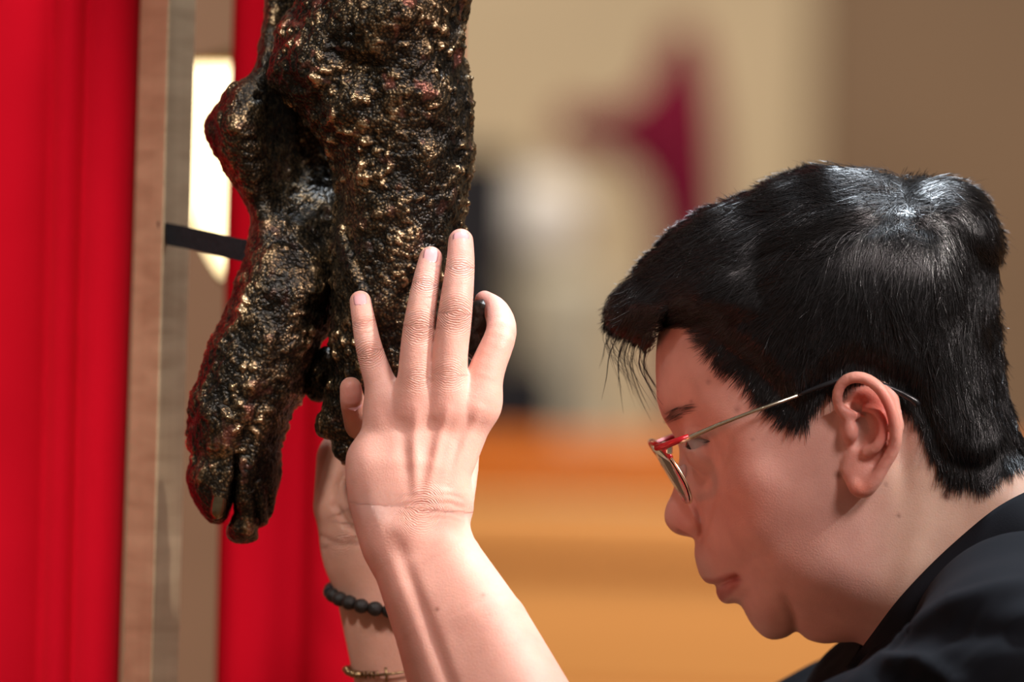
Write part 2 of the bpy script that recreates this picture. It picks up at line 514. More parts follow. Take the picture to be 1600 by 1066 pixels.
# short partition behind the left drapes
M_part = simple('partition_paint', (0.30, 0.165, 0.085), 0.85, var=0.1, scale=5)
p0 = Wp(150, 533, 2.2)
wl = slab('wall_left', (p0[0] - 1.6, 2.2, 0), (p0[0] + 0.14, 2.32, 3.2), M_part); tag(wl, kind='structure')

# ------------------------------------------------------------------ red drapes
m, nt, b = new_mat('red_drape')
tc = nd(nt, 'ShaderNodeTexCoord')
no = nd(nt, 'ShaderNodeTexNoise', Scale=7.0, Detail=3.0); nt.links.new(tc.outputs['Object'], no.inputs['Vector'])
r = ramp(nt, no.outputs[0], [(0.3, (0.56, 0.0, 0.012)), (0.7, (0.66, 0.001, 0.018))]); nt.links.new(r.outputs[0], b.inputs['Base Color'])
b.inputs['Roughness'].default_value = 0.9; b.inputs['Specular IOR Level'].default_value = 0.15
b.inputs['Sheen Weight'].default_value = 0.25; b.inputs['Sheen Tint'].default_value = (1, 0.1, 0.1, 1)
wv = nd(nt, 'ShaderNodeTexNoise', Scale=900.0, Detail=2.0); nt.links.new(tc.outputs['Object'], wv.inputs['Vector'])
bump_node(nt, wv.outputs[0], 0.25, 0.0004, b)
M_red = m
def drape(name, pleats, ybase, bulge, z0, z1, label):
    prof = []
    for i, (a, c) in enumerate(zip(pleats[:-1], pleats[1:])):
        n = 12
        for j in range(n):
            t = j / n
            px = a + (c - a) * t
            y = ybase - 0.00016 * max(0, -700 - px) - bulge * (math.sin(math.pi * t) ** 0.7) * (0.7 + 0.3 * ((i * 37) % 5) / 4)
            prof.append((px, y))
    prof.append((pleats[-1], ybase))
    zs = np.linspace(z0, z1, 40); n = len(prof); V = []; F = []
    for z in zs:
        for px, y in prof:
            p = Wp(px, 533, y)
            wob = 0.0012 * math.sin(z * 5 + px * 0.03)
            V.append((p[0] + wob, y + 0.004 * math.sin(z * 2.1 + px * 0.011), z))
    nf = len(V)
    V += [(a, bb + 0.003, c) for a, bb, c in V]
    for i in range(len(zs) - 1):
        for j in range(n - 1):
            q = (i * n + j, i * n + j + 1, (i + 1) * n + j + 1, (i + 1) * n + j); F.append(q)
            F.append(tuple(nf + k for k in reversed(q)))
        for j, e in ((0, 1), (n - 1, 0)):
            q = (i * n + j, (i + 1) * n + j, nf + (i + 1) * n + j, nf + i * n + j); F.append(q if e else q[::-1])
    for j in range(n - 1):
        F.append((j, nf + j, nf + j + 1, j + 1)); q = (len(zs) - 1) * n + j
        F.append((q, q + 1, nf + q + 1, nf + q))
    o = mesh_obj(name, V, F, M_red)
    return tag(o, label, 'drape')
drape('drape', [-540, -420, -300, -180, -60, 72, 127, 203], 0.19, 0.011, 0.02, 2.7, 'red pleated drape left of the wooden post, filling the left edge')
drape('drape', [352, 475, 590, 715], 0.36, 0.008, 0.02, 2.7, 'red drape hanging behind the bronze feet and the raised forearms')

# ------------------------------------------------------------------ wooden post
M_post = wood_mat('curly_post_wood', (0.36, 0.25, 0.145), (0.60, 0.45, 0.28), 7.0, 2, 0.5, curl=0.6)
a = Wp(205, 533, 0.165); c = Wp(250, 533, 0.105); e = Wp(293, 533, 0.145)
f = np.array([a[0] + e[0] - c[0], a[1] + e[1] - c[1], 0])
ring = []
for p, q1, q2 in ((a, f, c), (c, a, e), (e, c, f), (f, e, a)):
    for q in (q1, q2):
        dvec = np.array([q[0] - p[0], q[1] - p[1]]); dvec = dvec / np.linalg.norm(dvec) * 0.0015
        ring.append((p[0] + dvec[0], p[1] + dvec[1]))
zs = [0.0, 0.4, 0.8, 1.2, 1.6, 2.0, 2.8]
V = [(x, y, z) for z in zs for x, y in ring]; n = 8
F = [(i * n + j, i * n + (j + 1) % n, (i + 1) * n + (j + 1) % n, (i + 1) * n + j) for i in range(len(zs) - 1) for j in range(n)]
F += [tuple(reversed(range(n))), tuple((len(zs) - 1) * n + j for j in range(n))]
tag(mesh_obj('wooden_post', V, F, M_post, smooth=False), 'upright square post of pale curly-grained wood between the red drapes', 'post')

# ------------------------------------------------------------------ background: standing lamp in the gap beside the post
m, nt, b = new_mat('lit_glass_shade')
b.inputs['Base Color'].default_value = (0.9, 0.8, 0.6, 1)
b.inputs['Emission Color'].default_value = (1.0, 0.80, 0.42, 1); b.inputs['Emission Strength'].default_value = 3.2
M_glow = m
M_brass = simple('aged_brass', (0.35, 0.22, 0.09), 0.35, 1.0, 0.15, 60)
yl = 0.95; kl = S * (D + yl) / D
lb = Wp(384, 290, yl)
root = empty('standing_lamp', (lb[0], yl, 0)); tag(root, 'glowing cream lamp in the gap beside the wooden post', 'lamp')
def zr(py): return (533 - py) * kl + CZ + (lb[2] - CZ - (533 - 290) * kl)
mm = MB()
prof = [(0.008, zr(440)), (0.013, zr(430)), (0.020, zr(405)), (0.028, zr(370)), (0.036, zr(320)), (0.043, zr(240)), (0.045, zr(170)), (0.044, zr(112)), (0.036, zr(106))]
mm.lathe(prof, (lb[0], yl, 0), 40); adopt(root, mm.build('lamp_shade', M_glow))
mm = MB(); mm.lathe([(0.12, 0.0), (0.12, 0.012), (0.03, 0.03), (0.009, 0.05), (0.008, zr(445)), (0.014, zr(440)), (0.014, zr(430))], (lb[0], yl, 0), 24); adopt(root, mm.build('lamp_stem', M_brass))
mm = MB(); mm.lathe([(0.038, zr(106)), (0.04, zr(100)), (0.02, zr(84)), (0.006, zr(70))], (lb[0], yl, 0), 24); adopt(root, mm.build('lamp_cap', M_brass))

# ------------------------------------------------------------------ background of the hall, far out of focus
def pew(name, px0, px1, top, yb, mat, label):
    A, B = Wp(px0, top, yb), Wp(px1, top, yb); zt = (A[2] + B[2]) / 2
    x0, x1 = A[0], B[0]; r = empty(name, ((x0 + x1) / 2, yb, 0)); tag(r, label, 'pew', 'wooden pews of the hall')
    def prt(nm, lo, hi, mt=mat):
        adopt(r, slab(nm, lo, hi, mt, 0.006))
    prt('top_rail', (x0, yb - 0.03, zt - 0.06), (x1, yb + 0.04, zt))
    nb = 4; hgt = (zt - 0.06 - 0.42) / nb
    for i in range(nb):
        prt('back_board', (x0 + 0.03, yb - 0.012, 0.42 + i * hgt), (x1 - 0.03, yb + 0.014, 0.42 + (i + 1) * hgt - 0.006))
    prt('seat', (x0, yb + 0.015, 0.40), (x1, yb + 0.42, 0.44))
    for xx in (x0, x1 - 0.05): prt('end_panel', (xx - 0.002, yb - 0.04, 0), (xx + 0.052, yb + 0.46, zt + 0.02))
    return r
M_pewa = wood_mat('amber_pew_wood', (0.42, 0.195, 0.050), (0.52, 0.25, 0.075), 1.5, 0, 0.4)
M_pewb = wood_mat('orange_pew_wood', (0.40, 0.10, 0.004), (0.50, 0.13, 0.008), 1.5, 0, 0.4)
pew('pew', 300, 1780, 790, 5.3, M_pewa, 'nearer blurred amber wooden pew below the face')
pew('pew', 250, 1850, 690, 5.95, M_pewb, 'farther blurred dark orange wooden pew behind the glasses')

M_pale = simple('pale_stone', (0.34, 0.32, 0.26), 0.8, var=0.08, scale=8)
M_white = simple('white_glaze', (0.47, 0.46, 0.45), 0.6, var=0.03, scale=10)
M_black = simple('black_coating', (0.006, 0.006, 0.009), 0.7, var=0.2, scale=30, spec=0.15)
yq = 6.9; kq = S * (D + yq) / D
cp = Wp(842, 345, yq)
rr = empty('globe_stand', (cp[0], yq, 0)); tag(rr, 'blurred pale round globe on a pale pillar behind the fingers', 'globe')
mm = MB(); R = 76 * kq; mm.lathe([(max(R * math.sin(t), 0.004), cp[2] - R * math.cos(t)) for t in np.linspace(0.02, math.pi - 0.02, 20)], (cp[0], yq, 0), 32); adopt(rr, mm.build('globe', M_white))
zt = cp[2] - R * 0.97; rp = 70 * kq
mm = MB(); mm.lathe([(rp * 1.25, 0), (rp * 1.25, 0.06), (rp, 0.1), (rp * 0.96, zt - 0.06), (rp * 1.15, zt - 0.04), (rp * 1.15, zt - 0.008), (rp * 0.5, zt)], (cp[0] + 0.035, yq, 0), 32); adopt(rr, mm.build('pillar', M_pale))
ys = 6.65; A, B = Wp(650, 235, ys), Wp(806, 235, ys)
rs = empty('column_speaker', ((A[0] + B[0]) / 2, ys, 0)); tag(rs, 'slim tall black column blurred behind the bronze and fingers', 'column')
mm = MB(); mm.box(((A[0] + B[0]) / 2, ys, (A[2] + 0.75) / 2), (B[0] - A[0], 0.12, A[2] - 0.75), 0.012); adopt(rs, mm.build('cabinet', M_black, smooth=False))
mm = MB(); mm.box(((A[0] + B[0]) / 2, ys - 0.064, (A[2] + 0.75) / 2), (B[0] - A[0] - 0.03, 0.008, A[2] - 0.79), 0.003); adopt(rs, mm.build('grille', M_black, smooth=False))
mm = MB(); mm.lathe([(0.2, 0), (0.2, 0.02), (0.03, 0.05), (0.025, 0.9)], ((A[0] + B[0]) / 2, ys, 0), 24); adopt(rs, mm.build('stand', M_black))
mm = MB(); q = Wp(785, 630, ys); mm.box((q[0], ys, q[2]), (0.15, 0.10, 0.12), 0.02); adopt(rs, mm.build('control_box', M_black, smooth=False))

M_maroon = simple('maroon_cloth', (0.115, 0.004, 0.022), 0.9, var=0.12, scale=12, bump=0.001, bscale=300, spec=0.15)
ym = 7.2
poly = [(1040, 40), (1090, 40), (1112, 110), (1126, 240), (1134, 420), (1138, 640), (1034, 640), (1030, 560), (1024, 430), (1016, 340), (990, 270), (940, 245), (880, 236), (862, 200), (885, 160), (950, 168), (1000, 140), (1024, 95)]
PP = [tuple((Wp(x, y, ym)[[0, 2]] - np.array([0, CZ])) / S * np.array([1, -1]) + np.array([800, 533])) for x, y in poly]
P_ = np.array(PP); rc = Relief(PP, P_[:, 0].min() - 30, P_[:, 0].max() + 30, P_[:, 1].min() - 30, P_[:, 1].max() + 30, 9.0, 3)
rc.W2 = np.where(rc.W2 > 0, np.minimum(rc.W2 * 0.2, 0.03 ** 2), rc.W2)
fdc = Field(((P_[:, 0].min() - 25 - 800) * S, -0.06, (533 - P_[:, 1].max() - 25) * S), ((P_[:, 0].max() + 25 - 800) * S, 0.06, (533 - P_[:, 1].min() + 25) * S), 0.008)
fdc.F = rc.sdf(fdc, lambda a, c_: 0.012 * np.sin(a * 0.09)); V, F = surface_nets(fdc.F, fdc.lo, fdc.h); V = V + np.array([0, ym, CZ])
rm = empty('draped_stand', (Wp(1070, 300, ym)[0], ym, 0)); tag(rm, 'blurred maroon cloth draped over a tall stand behind the hair', 'cloth')
adopt(rm, mesh_obj('cloth', V, F, M_maroon))
mm = MB(); cx = Wp(1070, 300, ym); mm.tube([(cx[0], ym + 0.05, 0), (cx[0], ym + 0.05, Wp(1066, 45, ym)[2])], 0.02, 12); mm.lathe([(0.22, 0), (0.22, 0.03), (0.03, 0.07)], (cx[0], ym + 0.05, 0), 20)
adopt(rm, mm.build('stand', M_pewa))

# ------------------------------------------------------------------ bronze feet
m, nt, b = new_mat('weathered_bronze')
at_h = nd(nt, 'ShaderNodeAttribute', attribute_name='ht'); at_p = nd(nt, 'ShaderNodeAttribute', attribute_name='polish')
tc = nd(nt, 'ShaderNodeTexCoord')
n1 = nd(nt, 'ShaderNodeTexNoise', Scale=420.0, Detail=5.0, Roughness=0.65); nt.links.new(tc.outputs['Object'], n1.inputs['Vector'])
vo = nd(nt, 'ShaderNodeTexVoronoi', Scale=620.0); nt.links.new(tc.outputs['Object'], vo.inputs['Vector'])
n2 = nd(nt, 'ShaderNodeTexNoise', Scale=38.0, Detail=3.0); nt.links.new(tc.outputs['Object'], n2.inputs['Vector'])
n3 = nd(nt, 'ShaderNodeTexNoise', Scale=90.0, Detail=2.0); nt.links.new(tc.outputs['Object'], n3.inputs['Vector'])
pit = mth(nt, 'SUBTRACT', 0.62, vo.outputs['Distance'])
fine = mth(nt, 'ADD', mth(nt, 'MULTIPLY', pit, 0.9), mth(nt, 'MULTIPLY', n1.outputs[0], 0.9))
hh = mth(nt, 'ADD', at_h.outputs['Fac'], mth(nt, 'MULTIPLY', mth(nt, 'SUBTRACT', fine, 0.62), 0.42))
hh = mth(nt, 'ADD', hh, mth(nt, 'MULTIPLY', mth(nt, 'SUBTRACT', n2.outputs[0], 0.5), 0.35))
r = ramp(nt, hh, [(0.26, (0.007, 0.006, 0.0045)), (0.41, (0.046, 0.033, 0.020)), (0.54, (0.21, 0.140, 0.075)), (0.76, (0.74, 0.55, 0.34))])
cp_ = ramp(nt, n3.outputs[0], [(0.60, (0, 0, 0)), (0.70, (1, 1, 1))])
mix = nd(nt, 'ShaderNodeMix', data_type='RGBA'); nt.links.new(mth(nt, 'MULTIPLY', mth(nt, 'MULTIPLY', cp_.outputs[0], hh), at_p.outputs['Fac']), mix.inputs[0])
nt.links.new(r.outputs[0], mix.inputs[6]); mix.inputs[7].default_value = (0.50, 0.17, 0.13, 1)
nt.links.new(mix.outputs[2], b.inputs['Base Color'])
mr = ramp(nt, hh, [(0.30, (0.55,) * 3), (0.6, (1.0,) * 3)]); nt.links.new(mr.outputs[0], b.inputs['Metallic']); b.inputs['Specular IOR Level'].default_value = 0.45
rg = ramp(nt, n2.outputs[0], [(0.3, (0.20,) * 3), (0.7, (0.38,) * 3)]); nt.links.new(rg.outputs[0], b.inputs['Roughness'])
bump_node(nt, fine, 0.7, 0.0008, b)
M_bronze = m
M_nail_b = simple('polished_bronze', (0.30, 0.22, 0.13), 0.25, 1.0, 0.2, 200)

def bronze_mesh(name, fd, amp, nod, parent, relaxn=1):
    V, Q = surface_nets(fd.F, fd.lo, fd.h); V = relax(V, Q, relaxn)
    N = normals(V, Q)
    lump = fbm(V * 75, 3, 3); d1, c1 = voro(V * 165 + 0.35 * np.stack([vnoise(V * 300, 5), vnoise(V * 300, 6), vnoise(V * 300, 7)], 1), 20)
    d2, c2 = voro(V * 330, 40); msk = sstep(-0.25, 0.25, fbm(V * 60, 2, 60))
    b1 = np.maximum(0, 1 - (d1 / 0.52) ** 2) * (0.35 + 0.65 * c1) * (c1 > 0.3)
    b2 = np.maximum(0, 1 - (d2 / 0.55) ** 2) * c2
    px, py = px_of(V)
    A, Nd = amp(px, py), nod(px, py)
    d3, c3 = voro(V * 95 + 0.5 * np.stack([vnoise(V * 160, 15), vnoise(V * 160, 16), vnoise(V * 160, 17)], 1), 70)
    b3 = np.maximum(0, 1 - (d3 / 0.5) ** 2) * (c3 > 0.45) * c3
    rid = 1 - np.abs(fbm(V * 190, 3, 80)) * 2.2; m3 = sstep(0.0, 0.5, fbm(V * 40, 2, 66))
    disp = A * (0.0026 * lump + 0.0022 * b3 * m3) + Nd * (0.0021 * b1 * msk + 0.0008 * b2 * (0.2 + 0.8 * msk)) + 0.0010 * (0.4 + 0.6 * A) * rid * (1 - 0.6 * msk)
    V2 = V + N * disp[:, None]
    o = mesh_obj(name, V2, Q, M_bronze, local=True)
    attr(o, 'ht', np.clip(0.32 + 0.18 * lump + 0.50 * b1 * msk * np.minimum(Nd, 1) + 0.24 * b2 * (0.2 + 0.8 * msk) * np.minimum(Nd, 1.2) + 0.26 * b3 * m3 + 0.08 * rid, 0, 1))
    return o, px, py, V2
leg_f = [(474, 0), (446, 24), (432, 58), (425, 98), (428, 140), (455, 165), (481, 195), (504, 225), (521, 259), (526, 293), (526, 338), (521, 372), (520, 420), (522, 454), (517, 500), (515, 545), (518, 590), (512, 634), (500, 655), (503, 676), (522, 684), (528, 706), (540, 724), (566, 706), (600, 690), (640, 650), (668, 590), (690, 500), (708, 420), (722, 350), (725, 315), (733, 281), (738, 225), (737, 165), (729, 124), (722, 78), (724, 38), (731, 0), (738, -80), (744, -200), (746, -330), (640, -345), (520, -340), (490, -200), (486, -90)]
leg_b = [(414, 0), (406, 56), (399, 96), (380, 122), (350, 139), (336, 162), (322, 188), (323, 214), (343, 255), (365, 287), (387, 320), (394, 353), (385, 387), (374, 423), (361, 464), (343, 511), (322, 552), (311, 590), (294, 624), (291, 666), (299, 712), (291, 745), (299, 779), (314, 805), (335, 821), (353, 814), (361, 796), (365, 806), (353, 824), (356, 843), (374, 850), (399, 845), (406, 827), (419, 820), (428, 795), (437, 743), (440, 691), (454, 650), (472, 609), (493, 552), (512, 521), (526, 460), (536, 380), (545, 300), (548, 200), (540, 80), (534, -60), (530, -200), (524, -330), (440, -345), (412, -330), (416, -200), (418, -80)]
root = empty('bronze_sculpture', tuple(Wp(560, 720, 0.0))); tag(root, 'weathered dark bronze sculpture of hanging feet strapped to the wooden post', 'sculpture')
# rear leg with the free foot
rb = Relief(leg_b, 270, 570, -370, 870, 3.0)
rb.fit([(355, 200, 30), (460, 200, 36), (450, 60, 34), (470, -200, 40), (450, 380, 34), (410, 500, 31), (370, 600, 29), (345, 690, 23), (332, 765, 19), (400, 720, 24), (388, 800, 17)], 0.3, 3)
rb.line([(361, 802, 1), (365, 770, 0.9), (370, 735, 0.6), (372, 700, 0.2)], 4, -11)
rb.line([(402, 838, 1), (402, 790, 1), (398, 750, 0.3)], 3.2, -4); rb.line([(420, 816, 1), (419, 780, 1), (416, 745, 0.2)], 3.2, -4)
rb.bump(344, 785, 16, 24, 3.0); rb.bump(380, 832, 14, 14, 3.0); rb.bump(330, 650, 26, 34, 4); rb.bump(352, 185, 26, 30, 5)
rb.bump(318, 715, 30, 12, -2.5); rb.bump(372, 140, 14, 10, 4); rb.line([(430, 520), (400, 600), (350, 690)], 14, 2.5); rb.line([(455, 540), (425, 640), (390, 740)], 10, 2)
def yc_b(px, py): return 0.012 + 0.036 * sstep(470, 230, py) * sstep(380, 470, px) + 0.012 * sstep(470, 230, py)
lo, hi = L(275, 875), L(575, -340); fd = Field((lo[0], -0.05, lo[2]), (hi[0], 0.11, hi[2]), 0.00105)
fd.F = rb.sdf(fd, yc_b)
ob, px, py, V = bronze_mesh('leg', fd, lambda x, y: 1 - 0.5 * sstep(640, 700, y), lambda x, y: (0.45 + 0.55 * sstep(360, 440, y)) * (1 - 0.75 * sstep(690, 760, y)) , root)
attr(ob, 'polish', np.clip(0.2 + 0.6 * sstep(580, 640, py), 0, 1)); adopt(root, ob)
# front leg, the lower end held by both hands
rf = Relief(leg_f, 400, 770, -370, 760, 3.0)
rf.fit([(560, 80, 42), (640, 80, 48), (600, -200, 50), (630, 220, 44), (560, 260, 34), (620, 360, 40), (600, 480, 36), (590, 580, 30), (560, 660, 20), (540, 700, 9)], 0.3, 3)
rf.bump(478, 112, 40, 40, 9); rf.bump(585, 50, 60, 45, 7); rf.bump(540, 175, 45, 25, 4, -30); rf.bump(560, 110, 30, 26, -6); rf.bump(650, 130, 40, 40, 3)
rf.line([(505, 235), (545, 300), (548, 380)], 16, -4); rf.line([(530, 360), (545, 410), (566, 460)], 9, 5)
rf.bump(630, 20, 40, 22, 5); rf.bump(690, 160, 30, 40, 3)
def yc_f(px, py): return -0.012 + 0.0 * px
lo, hi = L(410, 740), L(760, -340); fd = Field((lo[0], -0.09, lo[2]), (hi[0], 0.07, hi[2]), 0.00105)
fd.F = rf.sdf(fd, yc_f)
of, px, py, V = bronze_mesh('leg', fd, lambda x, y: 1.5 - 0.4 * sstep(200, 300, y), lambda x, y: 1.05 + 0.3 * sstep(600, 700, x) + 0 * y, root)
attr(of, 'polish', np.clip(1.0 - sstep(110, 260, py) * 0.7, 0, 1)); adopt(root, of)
# small toes at the lower end of the held foot, and the knob under the index finger
def blob_part(name, spec, mat=None):
    P = np.array([L(*s[:3]) for s in spec]); r = max(s[3] for s in spec)
    lo, hi = bbox(P, r, 0.006); fd = Field(lo, hi, 0.0009)
    add_tube(fd, P, [s[3] for s in spec], 0.003)
    o, px, py, V = bronze_mesh(name, fd, lambda x, y: 0.6 + 0 * x, lambda x, y: 0.4 + 0 * x, root)
    attr(o, 'polish', np.zeros(len(px)))
    if mat: o.data.materials[0] = mat
    adopt(root, o); return o
blob_part('toe', [(512, 560, 0.012, 0.0065), (497, 592, 0.014, 0.0085), (499, 608, 0.014, 0.0065)])
blob_part('toe', [(530, 640, -0.004, 0.006), (516, 660, -0.002, 0.0065), (517, 666, -0.002, 0.0055)])
blob_part('toe', [(548, 655, -0.016, 0.006), (541, 690, -0.018, 0.0055), (538, 708, -0.018, 0.0042)])
M_knob = simple('dark_polished_bronze', (0.035, 0.030, 0.024), 0.3, 0.7, 0.5, 260, bump=0.0006, bscale=330)
blob_part('knob', [(694, 508, -0.040, 0.0075), (716, 520, -0.042, 0.011), (742, 505, -0.047, 0.0095), (754, 492, -0.049, 0.0075), (748, 540, -0.047, 0.0075)], M_knob)
# big toenail
mm = MB(); cN = L(344.5, 783, 0)
for i in range(9):
    t = -1 + 2 * i / 8
    for j in range(7):
        s2 = -1 + 2 * j / 6
        wdt = 0.0041 * (1 - 0.25 * max(0, t)) * math.sqrt(max(0.0, 1 - max(0, abs(t) - 0.55) ** 2 / 0.25))
        pxn = cN[0] + s2 * wdt + 0.0012 * t; pv = cN[2] + t * 0.0088
        hw = float(rb.half(800 + cN[0] / S, 533 - cN[2] / S))
        mm.v.append((pxn, float(yc_b(np.array(344.), np.array(783.))) - hw - 0.0016 + 0.0022 * s2 * s2 + 0.0006 * t * t, pv))
for i in range(8):
    for j in range(6):
        q = i * 7 + j; mm.f.append((q, q + 1, q + 8, q + 7))
on = mm.build('toenail', M_nail_b, local=True); sm = on.modifiers.new('solid', 'SOLIDIFY'); sm.thickness = 0.0012; sm.offset = -1
tag(on, 'smooth polished big toenail'); on.parent = ob
# black strap from the post to the foot
M_strap = simple('black_felt_strap', (0.014, 0.014, 0.017), 0.9, var=0.3, scale=300, bump=0.0005, bscale=900, spec=0.2)
mm = MB(); pts = [(253, 364, 0.112), (285, 370, 0.098), (330, 380, 0.075), (372, 390, 0.05), (408, 396, 0.03)]
hgt, thk = 0.0057, 0.0026
for p in pts:
    c0 = L(*p)
    for sx, sz in ((-1, -1), (1, -1), (1, 1), (-1, 1)):
        mm.v.append((c0[0] + sx * thk * 0.7 - sz * hgt * 0.18, c0[1] - sx * thk, c0[2] + sz * hgt))
for i in range(len(pts) - 1):
    for k in range(4):
        mm.f.append((i * 4 + k, i * 4 + (k + 1) % 4, i * 4 + 4 + (k + 1) % 4, i * 4 + 4 + k))
e = (len(pts) - 1) * 4; mm.f += [(3, 2, 1, 0), (e, e + 1, e + 2, e + 3)]
os_ = mm.build('strap', M_strap, local=True, smooth=False); bv = os_.modifiers.new('bevel', 'BEVEL'); bv.width = 0.0008; bv.segments = 2
tag(os_, 'flat black strap fixing the foot to the post'); adopt(root, os_)
# ------------------------------------------------------------------ person: materials
m, nt, b = new_mat('skin')
ac = nd(nt, 'ShaderNodeAttribute', attribute_name='tone'); al = nd(nt, 'ShaderNodeAttribute', attribute_name='along'); aw = nd(nt, 'ShaderNodeAttribute', attribute_name='wmask')
tc = nd(nt, 'ShaderNodeTexCoord')
n1 = nd(nt, 'ShaderNodeTexNoise', Scale=55.0, Detail=4.0); nt.links.new(tc.outputs['Object'], n1.inputs['Vector'])
n2 = nd(nt, 'ShaderNodeTexNoise', Scale=1100.0, Detail=3.0); nt.links.new(tc.outputs['Object'], n2.inputs['Vector'])
n3 = nd(nt, 'ShaderNodeTexNoise', Scale=420.0, Detail=2.0); nt.links.new(tc.outputs['Object'], n3.inputs['Vector'])
mot = ramp(nt, n1.outputs[0], [(0.3, (0.90, 0.86, 0.85)), (0.7, (1.06, 1.07, 1.07))])
mx = nd(nt, 'ShaderNodeMix', data_type='RGBA', blend_type='MULTIPLY'); mx.inputs[0].default_value = 1.0
nt.links.new(ac.outputs['Color'], mx.inputs[6]); nt.links.new(mot.outputs[0], mx.inputs[7]); nt.links.new(mx.outputs[2], b.inputs['Base Color'])
b.inputs['Subsurface Weight'].default_value = 0.35; b.inputs['Subsurface Radius'].default_value = (1.0, 0.35, 0.2); b.inputs['Subsurface Scale'].default_value = 0.006
b.inputs['Roughness'].default_value = 0.48; b.inputs['Specular IOR Level'].default_value = 0.4
wv = mth(nt, 'SINE', mth(nt, 'ADD', mth(nt, 'MULTIPLY', al.outputs['Fac'], 5200.0), mth(nt, 'MULTIPLY', n3.outputs[0], 9.0)))
wr = mth(nt, 'MULTIPLY', wv, aw.outputs['Fac'])
pr = bump_node(nt, n2.outputs[0], 0.45, 0.0004, None)
bump_node(nt, wr, 0.8, 0.0006, b, pr)
M_skin = m
M_nail = simple('fingernail', (0.70, 0.36, 0.37), 0.25, var=0.06, scale=300)
m, nt, b = new_mat('black_hair')
tc = nd(nt, 'ShaderNodeTexCoord'); no = nd(nt, 'ShaderNodeTexNoise', Scale=300.0); nt.links.new(tc.outputs['Object'], no.inputs['Vector'])
r = ramp(nt, no.outputs[0], [(0.3, (0.004, 0.004, 0.005)), (0.7, (0.012, 0.011, 0.012))]); nt.links.new(r.outputs[0], b.inputs['Base Color'])
b.inputs['Roughness'].default_value = 0.32; b.inputs['Specular IOR Level'].default_value = 0.8
M_hair = m
m, nt, b = new_mat('black_shirt_cloth')
tc = nd(nt, 'ShaderNodeTexCoord'); no = nd(nt, 'ShaderNodeTexNoise', Scale=8.0, Detail=4.0); nt.links.new(tc.outputs['Object'], no.inputs['Vector'])
r = ramp(nt, no.outputs[0], [(0.3, (0.006, 0.007, 0.010)), (0.7, (0.010, 0.0115, 0.016))]); nt.links.new(r.outputs[0], b.inputs['Base Color'])
b.inputs['Roughness'].default_value = 0.85; b.inputs['Specular IOR Level'].default_value = 0.12
n2 = nd(nt, 'ShaderNodeTexNoise', Scale=1400.0); nt.links.new(tc.outputs['Object'], n2.inputs['Vector']); bump_node(nt, n2.outputs[0], 0.3, 0.0003, b)
M_shirt = m

BASE = np.array([0.68, 0.405, 0.335])
parts_V, parts_Q, parts_T, parts_A, parts_W = [], [], [], [], []
def keep(V, Q, tone, along=None, wm=None):
    off = sum(len(v) for v in parts_V)
    parts_V.append(V); parts_Q.append(Q + off); parts_T.append(tone)
    parts_A.append(np.zeros(len(V)) if along is None else along); parts_W.append(np.zeros(len(V)) if wm is None else wm)

# ------------------------------------------------------------------ head and neck
head_poly = [(1024, 560), (1025, 604), (1027, 630), (1036, 654), (1050, 676), (1061, 700), (1060, 728), (1052, 766), (1041, 790), (1038, 810), (1044, 824), (1056, 834), (1071, 838), (1083, 841), (1086, 850), (1085, 866), (1089, 886), (1094, 900), (1102, 910), (1112, 914), (1119, 917), (1119, 925), (1123, 936), (1133, 944), (1150, 943), (1160, 950), (1167, 964), (1178, 981), (1193, 995), (1208, 1000), (1226, 997), (1240, 990), (1248, 989), (1263, 1000), (1288, 1006), (1316, 1004), (1350, 1010), (1400, 1070), (1480, 1150), (1640, 1150), (1740, 1040), (1740, 860), (1670, 770), (1600, 722), (1566, 660), (1550, 590), (1546, 500), (1540, 420), (1516, 345), (1470, 310), (1400, 295), (1300, 292), (1220, 315), (1150, 350), (1090, 400), (1050, 455), (1030, 510)]
rh = Relief(head_poly, 940, 1760, 230, 1170, 3.0, 4)
rh.fit([(1060, 590, 38), (1034, 605, 18), (1110, 610, 55), (1160, 590, 64), (1250, 600, 71), (1350, 450, 75), (1230, 420, 66), (1130, 470, 52), (1450, 430, 66), (1530, 470, 32),
        (1150, 735, 58), (1200, 700, 66), (1290, 700, 71), (1120, 770, 43), (1150, 830, 46), (1230, 830, 60), (1320, 850, 64), (1260, 920, 52), (1200, 900, 45),
        (1148, 903, 25), (1172, 950, 19), (1205, 965, 24), (1225, 980, 16), (1250, 970, 24), (1290, 970, 34), (1330, 960, 46),
        (1100, 696, 42), (1062, 660, 27), (1068, 735, 11), (1056, 790, 11.5), (1072, 815, 16.5), (1092, 800, 22), (1098, 860, 17), (1112, 895, 16), (1130, 925, 14), (1125, 850, 31),
        (1400, 740, 66), (1420, 830, 62), (1500, 790, 60), (1540, 640, 42), (1460, 620, 64), (1450, 940, 64), (1560, 930, 78), (1600, 1050, 90), (1640, 800, 60)], 0.12, 5)
rh.bump(1100, 694, 26, 20, -4.5)                     # eye socket
rh.bump(1052, 652, 22, 12, 2.2, -30)                 # brow
rh.bump(1145, 745, 45, 32, 2.5)                      # cheekbone
rh.bump(1074, 822, 13, 12, 2.6)                      # wing of the nose
rh.line([(1082, 775, 0.3), (1091, 800, 1), (1096, 826, 1), (1094, 842, 0.9)], 5, -5.0)
rh.line([(1096, 835, 0.8), (1115, 860, 0.8), (1140, 885, 0.6), (1158, 905, 0.4)], 12, -2.0)   # fold from nose to mouth
rh.bump(1160, 850, 38, 42, 2.5)                      # full cheek
rh.line([(1112, 915, 1), (1124, 911, 1), (1138, 905, 1), (1150, 901, 0.7)], 3.6, -4.5)        # mouth
rh.line([(1106, 905), (1125, 898), (1140, 896)], 5.0, 1.5)
